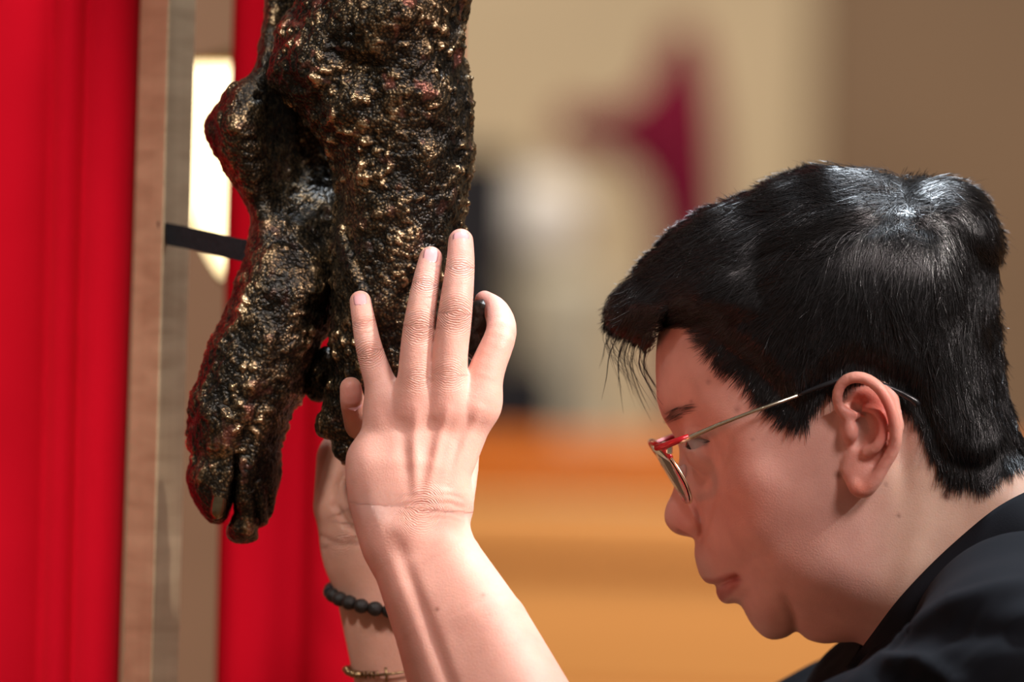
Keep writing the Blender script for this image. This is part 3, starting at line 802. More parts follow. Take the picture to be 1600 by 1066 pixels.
rh.line([(1124, 924), (1137, 918), (1147, 910, 0.3)], 6.5, 2.6)
rh.line([(1150, 944, 0.6), (1166, 930, 0.9), (1174, 915, 0.5)], 7, -2.5)
rh.bump(1155, 903, 8, 7, -2.6)
rh.line([(1243, 992, 1), (1240, 965, 0.9), (1228, 935, 0.5), (1215, 912, 0.1)], 9, -4.0)      # crease under the chin
rh.bump(1400, 690, 16, 70, -4)                       # hollow behind the ear
rh.line([(1440, 760, 0.2), (1420, 850, 1), (1390, 950, 1)], 22, 2.0)                          # neck muscle
lo, hi = L(1010, 1140), L(1730, 285)
fd = Field((lo[0], -0.103, lo[2]), (hi[0], 0.103, hi[2]), 0.00125)
fd.F = rh.sdf(fd)
def mir(P): P = np.array(P, float); P[..., 1] *= -1; return P
yE = -0.0720
for sgn in (1, -1):
    fx = (lambda P: P) if sgn == 1 else mir
    # lids over the eyeball, then the opening between them
    ce = L(1110, 697, -0.0315)
    add_ell(fd, fx(ce), (0.0138, 0.0138, 0.0138), 0.004)
    def opening(pts):
        X, Y, Z = None, None, None
        P = np.array([L(a, c, -0.040) for a, c in pts])
        sl = fd.sl(P.min(0) - 0.01, P.max(0) + 0.01)
        X, Y, Z = fd.xyz(sl)
        XX, ZZ = np.broadcast_arrays(X[:, 0, :], Z[:, 0, :])
        d2 = -poly_sd(XX / S, ZZ / S, P[:, [0, 2]] / S) * S
        return sl, d2[:, None, :].astype(np.float32)
    sl, d2 = opening(smooth_pts([(1068, 692), (1084, 686), (1101, 686), (1108, 689), (1097, 696), (1085, 702), (1074, 701)], 3, True))
    if sgn == 1:
        X, Y, Z = fd.xyz((sl[0], slice(None), sl[2]))
        cut = np.maximum(d2, np.abs(Y + 0.048) - 0.020).astype(np.float32)
        fd.F[sl[0], :, sl[2]] = smax(fd.F[sl[0], :, sl[2]], -cut, 0.0008)
        cut = np.maximum(d2, np.abs(Y - 0.048) - 0.020).astype(np.float32)
        fd.F[sl[0], :, sl[2]] = smax(fd.F[sl[0], :, sl[2]], -cut, 0.0008)
    # ear
    E = lambda x, y, dy=0.0: fx(L(x, y, yE + dy))
    add_tube(fd, [E(1335, 655, 0.004), E(1352, 650, -0.001), E(1366, 668, -0.003), E(1360, 700, 0.0), E(1350, 735, 0.0), E(1346, 758, -0.001)], [0.010, 0.012, 0.012, 0.012, 0.011, 0.0055], 0.003, sy=0.36)
    add_tube(fd, [E(1348, 620, 0.003), E(1372, 632, -0.002), E(1384, 664, -0.004), E(1380, 700, -0.003)], [0.010, 0.011, 0.009, 0.008], 0.003, sy=0.36)
    add_ell(fd, E(1346, 657, -0.009), (0.0085, 0.010, 0.014), 0.002, cut=True, rot=math.radians(20))
    add_ell(fd, E(1341, 683, -0.008), (0.0055, 0.0095, 0.008), 0.002, cut=True)
    add_tube(fd, [E(1326, 622, -0.010), E(1348, 620, -0.010), E(1373, 641, -0.011), E(1388, 672, -0.011), E(1386, 700, -0.010)], [0.0030, 0.0042, 0.0034, 0.0030, 0.0018], 0.002, cut=True)
    hel = [(1322, 652, -0.004), (1312, 640, -0.004), (1308, 620, -0.007), (1315, 600, -0.009), (1332, 590, -0.011), (1352, 592, -0.012), (1372, 605, -0.013), (1387, 627, -0.0135), (1396, 652, -0.0135), (1400, 681, -0.012), (1396, 702, -0.010), (1382, 726, -0.008), (1367, 750, -0.006), (1352, 764, -0.004), (1338, 762, -0.003), (1332, 746, -0.001)]
    hp = smooth_pts([list(E(*p)) for p in hel], 3); nr = len(hp)
    add_tube(fd, hp, list(np.interp(np.linspace(0, 1, nr), [0, .1, .25, .55, .75, .9, 1], [0.0022, 0.0026, 0.0029, 0.0031, 0.0033, 0.0042, 0.003])), 0.0016)
    add_tube(fd, [E(1318, 642, -0.005), E(1332, 648, -0.004), E(1347, 650, -0.001)], [0.0024, 0.0022, 0.0012], 0.002)
    ah = smooth_pts([list(E(*p)) for p in [(1352, 638, -0.004), (1370, 644, -0.007), (1379, 660, -0.009), (1378, 682, -0.009), (1368, 700, -0.008), (1354, 708, -0.005)]], 3)
    add_tube(fd, ah, list(np.linspace(0.0020, 0.0030, len(ah))), 0.0022)
    add_ell(fd, E(1329, 675, -0.003), (0.0040, 0.005, 0.0058), 0.003)
    add_ell(fd, E(1350, 748, -0.002), (0.0068, 0.0042, 0.0085), 0.003)
    # nostril
    add_ell(fd, fx(L(1068, 836, -0.0075)), (0.0050, 0.0030, 0.0032), 0.0015, cut=True)
V, Q = surface_nets(fd.F, fd.lo, fd.h); V = relax(V, Q, 1)
N = normals(V, Q)
px, py = px_of(V)
T = np.tile(BASE, (len(V), 1))
def blend(T, w, col): return T * (1 - w[:, None]) + np.array(col) * w[:, None]
def g2(cx, cy, rx, ry, ang=0):
    ca, sa = math.cos(math.radians(ang)), math.sin(math.radians(ang)); X, Y = px - cx, py - cy
    X, Y = X * ca + Y * sa, -X * sa + Y * ca
    return np.exp(-(X / rx) ** 2 - (Y / ry) ** 2)
T = blend(T, 0.55 * g2(1150, 790, 75, 70), (0.64, 0.30, 0.245))
T = blend(T, 0.6 * g2(1060, 815, 28, 28), (0.60, 0.27, 0.22))
T = blend(T, 0.35 * g2(1090, 660, 70, 50), (0.62, 0.33, 0.26))
ear = np.exp(-((px - 1358) / 62) ** 6 - ((py - 676) / 108) ** 6) * sstep(0.0705, 0.076, np.abs(V[:, 1]))
T = blend(T, 0.6 * ear, (0.68, 0.26, 0.20)); T = blend(T, 0.8 * ear * np.clip(g2(1350, 625, 32, 18, 30) + g2(1382, 660, 12, 36), 0, 1), (0.60, 0.09, 0.06))
T = blend(T, 0.8 * sstep(1330, 1430, px) * sstep(640, 760, py) * (1 - ear), (0.62, 0.435, 0.325))  # tan neck tone stands in for the different light on the neck
T = blend(T, 0.7 * ear * g2(1346, 768, 22, 16), (0.55, 0.11, 0.05))
dl = np.full(len(V), 1e9)
for (a1, b1), (a2, b2) in zip([(1119, 928), (1126, 930), (1136, 921)], [(1126, 930), (1136, 921), (1147, 908)]):
    t = np.clip(((px - a1) * (a2 - a1) + (py - b1) * (b2 - b1)) / ((a2 - a1) ** 2 + (b2 - b1) ** 2), 0, 1)
    dl = np.minimum(dl, np.hypot(px - a1 - t * (a2 - a1), py - b1 - t * (b2 - b1)))
T = blend(T, 0.8 * np.exp(-(dl / 11) ** 4), (0.46, 0.13, 0.11))
dl = np.full(len(V), 1e9)
for (a1, b1), (a2, b2) in zip([(1100, 909), (1118, 910), (1134, 903)], [(1118, 910), (1134, 903), (1148, 900)]):
    t = np.clip(((px - a1) * (a2 - a1) + (py - b1) * (b2 - b1)) / ((a2 - a1) ** 2 + (b2 - b1) ** 2), 0, 1)
    dl = np.minimum(dl, np.hypot(px - a1 - t * (a2 - a1), py - b1 - t * (b2 - b1)))
T = blend(T, 0.7 * np.exp(-(dl / 6) ** 4), (0.44, 0.14, 0.11))
for cx, cy, rr_, st in ((1310, 742, 6, 0.7), (1479, 776, 6, 0.95), (1404, 806, 3, 0.6), (1152, 640, 5, 0.45), (1107, 597, 4, 0.35), (1384, 757, 3, 0.5), (1080, 627, 3, 0.35), (1176, 687, 3, 0.35)):
    T = blend(T, st * g2(cx, cy, rr_, rr_) * (V[:, 1] < 0), (0.13, 0.035, 0.02))
# dark tone of the eyebrow under its hairs
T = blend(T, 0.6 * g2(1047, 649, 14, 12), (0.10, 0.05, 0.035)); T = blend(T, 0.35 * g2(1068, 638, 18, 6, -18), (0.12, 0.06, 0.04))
headV, headN = V, N
keep(V, Q, T)
lid = L(1110, 697, -0.0315)

# ------------------------------------------------------------------ hands
def hand_mesh(fd, palm, fingers, extra=(), kweb=0.006):
    Fp = fd.F
    for pts, rads, k, sy in palm: add_tube(fd, [L(*p) for p in pts], rads, k, sy=sy)
    for c, r, k, cut in extra: add_ell(fd, L(*c), r, k, cut=cut)
    out = Fp.copy()
    for pts, rads in fingers:
        P = smooth_pts([list(L(*p)) + [r] for p, r in zip(pts, rads)], 4); R = list(P[:, 3]); P = P[:, :3]
        lo, hi = bbox(P, max(R), 0.014); sl = fd.sl(lo, hi)
        d = cones_sdf(fd.xyz(sl), P, R, 0.0)
        out[sl] = np.minimum(out[sl], smin(Fp[sl], d.astype(np.float32), kweb))
    fd.F = out
    V, Q = surface_nets(fd.F, fd.lo, fd.h); return relax(V, Q, 1), Q
mm_ = 0.001
# left hand (nearer): back of the hand to the camera
lo, hi = L(470, 1170, -0.1), L(900, 335, -0.1)
fd = Field((lo[0], -0.175, lo[2]), (hi[0], 0.012, hi[2]), 0.00085)
W0 = (642, 800, -0.080)
palm = [
    ([(628, 828, -0.083), (604, 740, -0.080), (607, 648, -0.073)], [0.0165, 0.0165, 0.0115], 0.004, 0.72),
    ([(640, 820, -0.084), (640, 735, -0.083), (650, 634, -0.077)], [0.0165, 0.0145, 0.0118], 0.006, 0.72),
    ([(662, 815, -0.084), (672, 735, -0.084), (702, 630, -0.079)], [0.0165, 0.0145, 0.0122], 0.006, 0.72),
    ([(680, 815, -0.083), (696, 735, -0.081), (744, 630, -0.077)], [0.0145, 0.0130, 0.0110], 0.006, 0.75),
    ([(575, 720, -0.076), (580, 780, -0.078), (606, 850, -0.084)], [0.0105, 0.0110, 0.012], 0.008, 0.9),
    # forearm, two bones
    ([(672, 815, -0.085), (700, 880, -0.091), (752, 990, -0.102), (850, 1200, -0.122)], [0.0140, 0.0175, 0.0245, 0.032], 0.008, 0.95),
    ([(617, 815, -0.083), (636, 880, -0.088), (690, 990, -0.098), (770, 1200, -0.118)], [0.0150, 0.0170, 0.0225, 0.030], 0.008, 0.95),
]
fing = [
    ([(609, 652, -0.0735), (594, 600, -0.0745), (577, 545, -0.0725), (568, 500, -0.0675), (563, 471, -0.0605)], [0.0098, 0.0078, 0.0066, 0.0058, 0.0053]),
    ([(651, 640, -0.079), (650, 575, -0.083), (655, 510, -0.081), (665, 443, -0.073), (673, 403, -0.064)], [0.0105, 0.0086, 0.0078, 0.0066, 0.0057]),
    ([(702, 636, -0.081), (702, 570, -0.085), (711, 490, -0.083), (719, 417, -0.074), (720, 377, -0.064)], [0.0110, 0.0089, 0.0084, 0.0071, 0.0062]),
    ([(744, 634, -0.079), (762, 575, -0.078), (783, 520, -0.072), (776, 487, -0.055), (757, 470, -0.045)], [0.0108, 0.0088, 0.0076, 0.0064, 0.0050]),
    ([(700, 790, -0.076), (722, 712, -0.055), (715, 650, -0.036), (703, 600, -0.026)], [0.0125, 0.0085, 0.0085, 0.007]),
]
ext = [((605, 640, -0.0775), (0.0085, 0.0055, 0.0095), 0.008, False), ((651, 632, -0.0820), (0.0085, 0.0055, 0.0095), 0.008, False), ((703, 630, -0.0845), (0.009, 0.006, 0.010), 0.008, False), ((752, 628, -0.080), (0.0075, 0.006, 0.008), 0.005, False),
       ((648, 836, -0.097), (0.0095, 0.006, 0.0095), 0.006, False)]
V, Q = hand_mesh(fd, palm, fing, ext)
N = normals(V, Q); px, py = px_of(V)
# tendons and the furrow along the ulna
def ridge(V, N, pts, r, mmv):
    d = np.full(len(V), 1e9); wt = np.zeros(len(V))
    for a, c in zip(pts[:-1], pts[1:]):
        ex, ey = c[0] - a[0], c[1] - a[1]
        t = np.clip(((px - a[0]) * ex + (py - a[1]) * ey) / (ex * ex + ey * ey), 0, 1)
        q = np.hypot(px - a[0] - t * ex, py - a[1] - t * ey); m_ = q < d
        d = np.where(m_, q, d); wt = np.where(m_, a[2] + t * (c[2] - a[2]), wt)
    return V + N * (np.exp(-(d / r) ** 2) * wt * mmv * 0.001 * (N[:, 1] < -0.1))[:, None]
V = ridge(V, N, [(651, 640, 0.4), (648, 700, 1), (650, 770, 0.4)], 8, 1.0)
V = ridge(V, N, [(700, 640, 0.5), (684, 700, 1), (668, 770, 0.4)], 8, 1.1)
V = ridge(V, N, [(748, 640, 0.4), (715, 720, 1), (686, 785, 0.3)], 9, 1.1)
V = ridge(V, N, [(733, 660, 0.3), (718, 690, 1), (700, 760, 0.8)], 9, -1.2)
V = ridge(V, N, [(675, 660, 0.6), (668, 710, 0.8), (660, 760, 0.2)], 9, -1.0)
V = ridge(V, N, [(628, 660, 0.6), (630, 710, 0.8), (640, 770, 0.2)], 9, -0.9)
V = ridge(V, N, [(620, 845, 0.3), (640, 905, 1), (672, 990, 1), (705, 1080, 1)], 13, -1.6)
for yy, st in ((770, 0.6), (783, 1.0), (797, 0.8), (806, 0.5)):
    V = ridge(V, N, [(610, yy + 10, 0.0), (660, yy + 3, 0.7 * st), (705, yy + 4, 1.0 * st), (722, yy + 10, 0.6 * st)], 3.5, -0.9)
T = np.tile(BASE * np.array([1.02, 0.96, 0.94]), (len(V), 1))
al_ = np.zeros(len(V)); wm = np.zeros(len(V))
def joint(cx, cy, dx, dy, rx, ry, st, red=0.3):
    global T
    l = math.hypot(dx, dy); dx, dy = dx / l, dy / l
    A = ((px - cx) * dx + (py - cy) * dy); B = (-(px - cx) * dy + (py - cy) * dx)
    wgt = np.exp(-(A / rx) ** 2 - (B / ry) ** 2) * (N[:, 1] < 0.2)
    s = wgt * st > wm
    al_[s] = (A + 0.02 * B * B * np.sign(A))[s] * S; wm[s] = (wgt * st)[s]
    T = blend(T, red * wgt, (0.62, 0.28, 0.22))
joint(576, 550, -12, -45, 17, 22, 0.8); joint(569, 503, -8, -40, 10, 20, 0.5)
joint(656, 510, 5, -65, 20, 26, 1.0); joint(665, 443, 8, -50, 12, 22, 0.6)
joint(712, 490, 6, -70, 22, 28, 1.0); joint(719, 418, 2, -50, 13, 22, 0.6)
joint(660, 795, 5, -60, 26, 75, 0.8, 0.15); joint(655, 590, 4, -60, 22, 22, 0.25, 0.05); joint(702, 585, 4, -60, 22, 24, 0.25, 0.05)
for cx, cy in ((563, 470), (673, 402), (720, 377), (755, 470)):
    T = blend(T, 0.45 * g2(cx, cy, 24, 30), (0.66, 0.27, 0.23))
for cx, cy in ((605, 645), (651, 637), (703, 634), (756, 628), (800, 518)):
    T = blend(T, 0.28 * g2(cx, cy, 20, 20), (0.66, 0.30, 0.25))
T = blend(T, 0.8 * g2(683, 952, 3, 3), (0.3, 0.12, 0.08))
for cx, cy in ((683, 952), (755, 930)): T = blend(T, 0.5 * g2(cx, cy, 3, 3), (0.3, 0.12, 0.08))
keep(V, Q, T, al_, wm)

# right hand (farther): heel of the hand and forearm left of the other arm
lo, hi = L(450, 1170, 0.05), L(800, 400, 0.05)
fd = Field((lo[0], -0.065, lo[2]), (hi[0], 0.125, hi[2]), 0.0011)
palm = [
    ([(575, 858, 0.050), (548, 790, 0.046), (545, 720, 0.046), (580, 640, 0.056)], [0.0215, 0.0190, 0.0165, 0.013], 0.006, 0.9),
    ([(600, 850, 0.052), (615, 760, 0.056), (640, 640, 0.062)], [0.019, 0.018, 0.013], 0.008, 0.8),
    ([(620, 850, 0.052), (660, 760, 0.054), (700, 650, 0.060)], [0.018, 0.018, 0.012], 0.008, 0.8),
    ([(575, 858, 0.050), (592, 930, 0.052), (618, 1030, 0.056), (660, 1180, 0.062)], [0.0218, 0.0212, 0.0228, 0.027], 0.008, 0.9),
    ([(610, 850, 0.052), (632, 930, 0.054), (664, 1030, 0.058), (720, 1180, 0.064)], [0.020, 0.020, 0.023, 0.027], 0.008, 0.9),
]
fing = [
    ([(570, 720, 0.036), (566, 690, 0.010), (560, 660, -0.030), (551, 628, -0.052), (548, 606, -0.056)], [0.0085, 0.008, 0.0072, 0.0062, 0.0054]),
    ([(610, 650, 0.060), (620, 560, 0.064), (625, 500, 0.058)], [0.009, 0.008, 0.007]),
    ([(650, 645, 0.060), (668, 560, 0.060), (688, 490, 0.040), (694, 440, 0.010)], [0.0095, 0.0085, 0.0075, 0.006]),
    ([(695, 650, 0.058), (705, 580, 0.052), (702, 520, 0.045)], [0.0095, 0.0085, 0.0075]),
    ([(680, 780, 0.045), (712, 720, 0.025), (716, 660, 0.006)], [0.013, 0.010, 0.008]),
]
V, Q = hand_mesh(fd, palm, fing)
N = normals(V, Q); px, py = px_of(V)
V = ridge(V, N, [(550, 725, 0.2), (528, 760, 0.7), (524, 790, 1), (545, 825, 0.8), (570, 840, 0.5)], 6, -2.2)
V = ridge(V, N, [(500, 838, 0.6), (530, 852, 0.8), (570, 850, 0.8)], 4, -0.9)
T = np.tile(BASE * np.array([0.93, 0.82, 0.72]), (len(V), 1)); T = blend(T, 0.6 * g2(548, 620, 26, 40), (0.62, 0.24, 0.22))  # shade on this arm put into its skin colour, darker and warmer
al_ = np.zeros(len(V)); wm = np.zeros(len(V)); joint(535, 845, 10, 30, 20, 60, 0.5, 0.1); joint(560, 790, 25, 60, 50, 30, 0.35, 0.0)
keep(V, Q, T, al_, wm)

# ------------------------------------------------------------------ trunk, upper arms and legs under the clothes
lo = np.array([-0.12, -0.30, -1.40]); hi = np.array([0.72, 0.30, -0.10])
SHN, SHF = L(1600, 1110, -0.165), L(1570, 1110, 0.165)
ELN, ELF = L(985, 1500, -0.145), L(800, 1500, 0.085)
HIP = np.array([0.50, 0, -0.56])
fd = Field(lo, hi, 0.007)
add_tube(fd, [L(1600, 980), L(1680, 1250), HIP], [0.065, 0.095, 0.12], 0.03)
for sh, el, wa, wb_, ra in ((SHN, ELN, L(836, 1165, -0.119), L(757, 1165, -0.115), 0.0315), (SHF, ELF, L(656, 1165, 0.0615), L(715, 1165, 0.0635), 0.0275)):
    add_tube(fd, [L(1640, 1010), sh], [0.05, 0.055], 0.03); add_tube(fd, [sh, (sh + el) / 2, el], [0.048, 0.043, 0.037], 0.012)
    for w1 in (wa, wb_): add_tube(fd, [el, (el + w1) / 2, w1, w1 + (w1 - el) * 0.06], [0.036, 0.037, ra, ra * 0.9], 0.012)
for sg in (-1, 1):
    add_tube(fd, [HIP + (0, 0.09 * sg, 0), np.array([0.40, 0.10 * sg, -0.92]), np.array([0.56, 0.11 * sg, -1.30])], [0.075, 0.052, 0.036], 0.02)
V, Q = surface_nets(fd.F, fd.lo, fd.h); V = relax(V, Q, 2)
keep(V, Q, np.tile(BASE, (len(V), 1)))
person = mesh_obj('person', np.concatenate(parts_V), np.concatenate(parts_Q), M_skin, local=True)
attr(person, 'tone', np.concatenate(parts_T), 'FLOAT_COLOR'); attr(person, 'along', np.concatenate(parts_A)); attr(person, 'wmask', np.concatenate(parts_W))
tag(person, 'person in black shirt and glasses leaning in, both hands on the bronze foot', 'person')

# eyes
m, nt, b = new_mat('eye')
tcn = nd(nt, 'ShaderNodeAttribute', attribute_name='iris'); r = ramp(nt, tcn.outputs['Fac'], [(0.0, (0.42, 0.36, 0.33)), (0.45, (0.40, 0.33, 0.30)), (0.5, (0.03, 0.015, 0.008)), (0.8, (0.02, 0.01, 0.006)), (0.9, (0.002, 0.002, 0.002))])
nt.links.new(r.outputs[0], b.inputs['Base Color']); b.inputs['Roughness'].default_value = 0.12
M_eye = m
gaze = np.array([-0.93, -0.10, -0.36]); gaze = gaze / np.linalg.norm(gaze)
for sg in (1, -1):
    c0 = lid.copy(); c0[1] *= sg; mm = MB()
    mm.lathe([(max(1e-4, 0.0121 * math.sin(t)), -0.0121 * math.cos(t)) for t in np.linspace(0.01, math.pi - 0.01, 26)], (0, 0, 0), 36)
    V = np.array(mm.v); dirs = V / 0.0121
    gz = gaze * np.array([1, sg, 1]); ang = np.degrees(np.arccos(np.clip(dirs @ gz, -1, 1)))
    V = V * (1 + 0.05 * np.exp(-(ang / 26) ** 2))[:, None]
    o = mesh_obj('eye', V + c0, mm.f, M_eye, person, local=True)
    attr(o, 'iris', np.clip(1 - ang / 62, 0, 1))

# fingernails
def nail(P0, P1, r, w, mat=M_nail, front=(0, -1, 0), lift=0.0004):
    a, c = L(*P0), L(*P1); ax = c - a; ln = np.linalg.norm(ax); ax = ax / ln
    f0 = np.array(front, float); f0 = f0 - ax * f0.dot(ax); f0 /= np.linalg.norm(f0); sd = np.cross(ax, f0); mm = MB(); nt_, ns = 12, 9
    for i in range(nt_):
        t = i / (nt_ - 1); tt = 2 * t - 1
        sc_ = math.sqrt(max(0.0, 1 - abs(tt) ** 4.5)) if tt < 0 else math.sqrt(max(0, 1 - abs(tt) ** 5))
        for j in range(ns):
            s_ = (-1 + 2 * j / (ns - 1)); th = s_ * w * max(sc_, 0.02)
            p = a + ax * (ln * t) + r * (math.sin(th) * sd + math.cos(th) * f0) + f0 * (lift - 0.0011 * max(0, tt) ** 2)
            mm.v.append(tuple(p))
    for i in range(nt_ - 1):
        for j in range(ns - 1):
            q = i * ns + j; mm.f.append((q, q + 1, q + ns + 1, q + ns))
    o = mm.build('fingernail', mat, person, local=True)
    s = o.modifiers.new('solid', 'SOLIDIFY'); s.thickness = 0.0007; s.offset = -1
    return o
nail((565.5, 487, -0.0650), (562.8, 466, -0.0600), 0.0052, 0.68, lift=0.0002)
nail((670, 421, -0.0687), (673.5, 397, -0.0630), 0.0057, 0.70, lift=0.0002)
nail((719.3, 396, -0.0687), (720.3, 371, -0.0632), 0.0062, 0.70, lift=0.0002)
nail((552, 634, -0.0515), (548.8, 609, -0.0555), 0.0057, 0.75, front=(0.1, -1, 0), lift=0.0003)
# ------------------------------------------------------------------ hair
def shrink(p, y=0.058): return (800 + (p[0] - 800) * (D - y) / D, 533 + (p[1] - 533) * (D - y) / D)
outline = [(1021, 552), (985, 530), (958, 516), (948, 500), (957, 470), (971, 449), (989, 433), (1006, 413), (1031, 388), (1049, 370), (1078, 347), (1111, 327), (1150, 314), (1173, 302), (1196, 288), (1223, 279), (1251, 271), (1280, 259), (1316, 261), (1365, 264), (1398, 271), (1434, 283), (1473, 280), (1506, 288), (1532, 307), (1550, 336), (1562, 368), (1564, 398), (1558, 425), (1559, 463), (1563, 513), (1569, 562), (1574, 600), (1582, 640), (1604, 700), (1612, 722)]
hairline = [(1574, 728), (1553, 741), (1528, 750), (1493, 744), (1464, 726), (1447, 700), (1440, 676), (1424, 645), (1400, 612), (1360, 588), (1330, 580), (1302, 596), (1284, 618), (1268, 640), (1254, 660), (1236, 652), (1214, 634), (1190, 606), (1158, 576), (1130, 556), (1108, 534), (1092, 517), (1064, 512), (1034, 519)]
hairline = [shrink(p, 0.06 * min(1, max(0, (p[0] - 1020) / 60))) for p in hairline]
mask_poly = np.array(outline + hairline, float)
union_poly = outline + [(1640, 760), (1600, 900), (1350, 1000), (1200, 980), (1090, 860), (1060, 720), (1030, 640), (1024, 580)]
UP = smooth_pts(union_poly, 3, True)
sd_u = poly_sd(rh.PX, rh.PY, UP); sd_m = poly_sd(rh.PX, rh.PY, mask_poly)
HL = [(1021, 552)] + [tuple(p) for p in hairline[::-1]] + [(1612, 724)]
d_hl = np.full(rh.PX.shape, 1e9)
for (a1, b1), (a2, b2) in zip(HL[:-1], HL[1:]):
    t = np.clip(((rh.PX - a1) * (a2 - a1) + (rh.PY - b1) * (b2 - b1)) / ((a2 - a1) ** 2 + (b2 - b1) ** 2 + 1e-9), 0, 1)
    d_hl = np.minimum(d_hl, np.hypot(rh.PX - a1 - t * (a2 - a1), rh.PY - b1 - t * (b2 - b1)))
xr = np.minimum(sd_u / 300.0, 1.0)
Wh2 = 0.077 ** 2 * (2 * xr - np.where(xr > 0, xr * xr, 0))
Whead = np.sqrt(np.maximum(rh.W2, 0))
mk = sstep(0, 46, d_hl) * (sd_m > 0)
cap2 = np.where(sd_u < 0, Wh2, (1 - mk) * np.where(rh.W2 > 0, np.sign(Whead - 0.0012) * (Whead - 0.0012) ** 2, Wh2) + mk * np.maximum(Wh2, np.where(rh.W2 > 0, (Whead + 0.0045) ** 2, -1)))
# the parting: hair on top stands prouder than the cropped side
def rdist(pts):
    d = np.full(rh.PX.shape, 1e9)
    for (a1, b1), (a2, b2) in zip(pts[:-1], pts[1:]):
        t = np.clip(((rh.PX - a1) * (a2 - a1) + (rh.PY - b1) * (b2 - b1)) / ((a2 - a1) ** 2 + (b2 - b1) ** 2 + 1e-9), 0, 1)
        d = np.minimum(d, np.hypot(rh.PX - a1 - t * (a2 - a1), rh.PY - b1 - t * (b2 - b1)))
    return d
Wc = np.sqrt(np.maximum(cap2, 0))
part = [(1150, 425), (1230, 385), (1320, 362), (1400, 350), (1440, 365)]
Wc = Wc - 0.0022 * np.exp(-(rdist(part) / 14) ** 2) * (sd_m > 25) + 0.0045 * np.exp(-(rdist([(1080, 455), (1170, 385), (1260, 345), (1330, 325)]) / 26) ** 2) * sstep(0, 60, sd_u)
Wc = Wc + 0.004 * np.exp(-(rdist([(1450, 330), (1500, 340), (1530, 380)]) / 26) ** 2) * sstep(0, 40, sd_u)
Wc = np.where(mk > 0.6, np.maximum(Wc, Whead + 0.0015), Wc)
cap2 = np.where(cap2 > 0, Wc ** 2, cap2)
gU = np.gradient(cap2, rh.step * S, axis=0); gV = -np.gradient(cap2, rh.step * S, axis=1)
lo, hi = L(935, 765), L(1625, 250); fd = Field((lo[0], -0.092, lo[2]), (hi[0], 0.092, hi[2]), 0.0019)
f = rh.sdf(fd, W2=cap2) + 0.0008
GX, GY = np.meshgrid(800 + fd.ax[0] / S, 533 - fd.ax[2] / S, indexing='ij')
sm_ = rh.at(sd_m, GX, GY).astype(np.float32) * S
hl_ = np.where(sm_ > 0, rh.at(d_hl, GX, GY), 0).astype(np.float32) * S
fd.F = np.maximum(np.maximum(f, -sm_[:, None, :] + 0.0012), -hl_[:, None, :] + 0.0075)
V, Q = surface_nets(fd.F, fd.lo, fd.h); V = relax(V, Q, 2)
hair = mesh_obj('hair', V, Q, M_hair, person, local=True); tag(hair, 'short black hair swept forward into a fringe')
FL = np.array([(1300, 300, -1, -.15), (1200, 325, -1, .12), (1100, 375, -1, .30), (1030, 430, -1, .45), (975, 475, -.7, .75), (1050, 480, -1, .35), (1000, 520, -.8, .6), (1250, 380, -1, .30), (1150, 430, -1, .38), (1080, 500, -.95, .3),
               (1320, 425, -.35, 1), (1250, 440, -.7, .75), (1190, 480, -.85, .6), (1130, 525, -.7, .75), (1200, 560, -.5, .9), (1250, 610, -.25, 1), (1350, 520, -.08, 1), (1400, 430, .0, 1), (1370, 380, -.2, 1),
               (1450, 315, .9, -.15), (1500, 310, 1, .35), (1540, 360, .45, 1), (1480, 400, .45, .9), (1550, 450, .05, 1), (1500, 550, .1, 1), (1450, 660, .12, 1), (1550, 650, .2, 1), (1400, 560, .05, 1), (1370, 295, -1, -.12), (1415, 295, .9, -.2), (1395, 300, -1, .0), (1330, 345, -1, .05), (1500, 700, .15, 1)], float)
FL[:, 2:] /= np.linalg.norm(FL[:, 2:], axis=1)[:, None]
def flow(x, y):
    w_ = 1 / (((x[:, None] - FL[:, 0]) ** 2 + (y[:, None] - FL[:, 1]) ** 2) + 120) ** 1.6
    d_ = w_ @ FL[:, 2:]; return d_ / (np.linalg.norm(d_, axis=1)[:, None] + 1e-9)
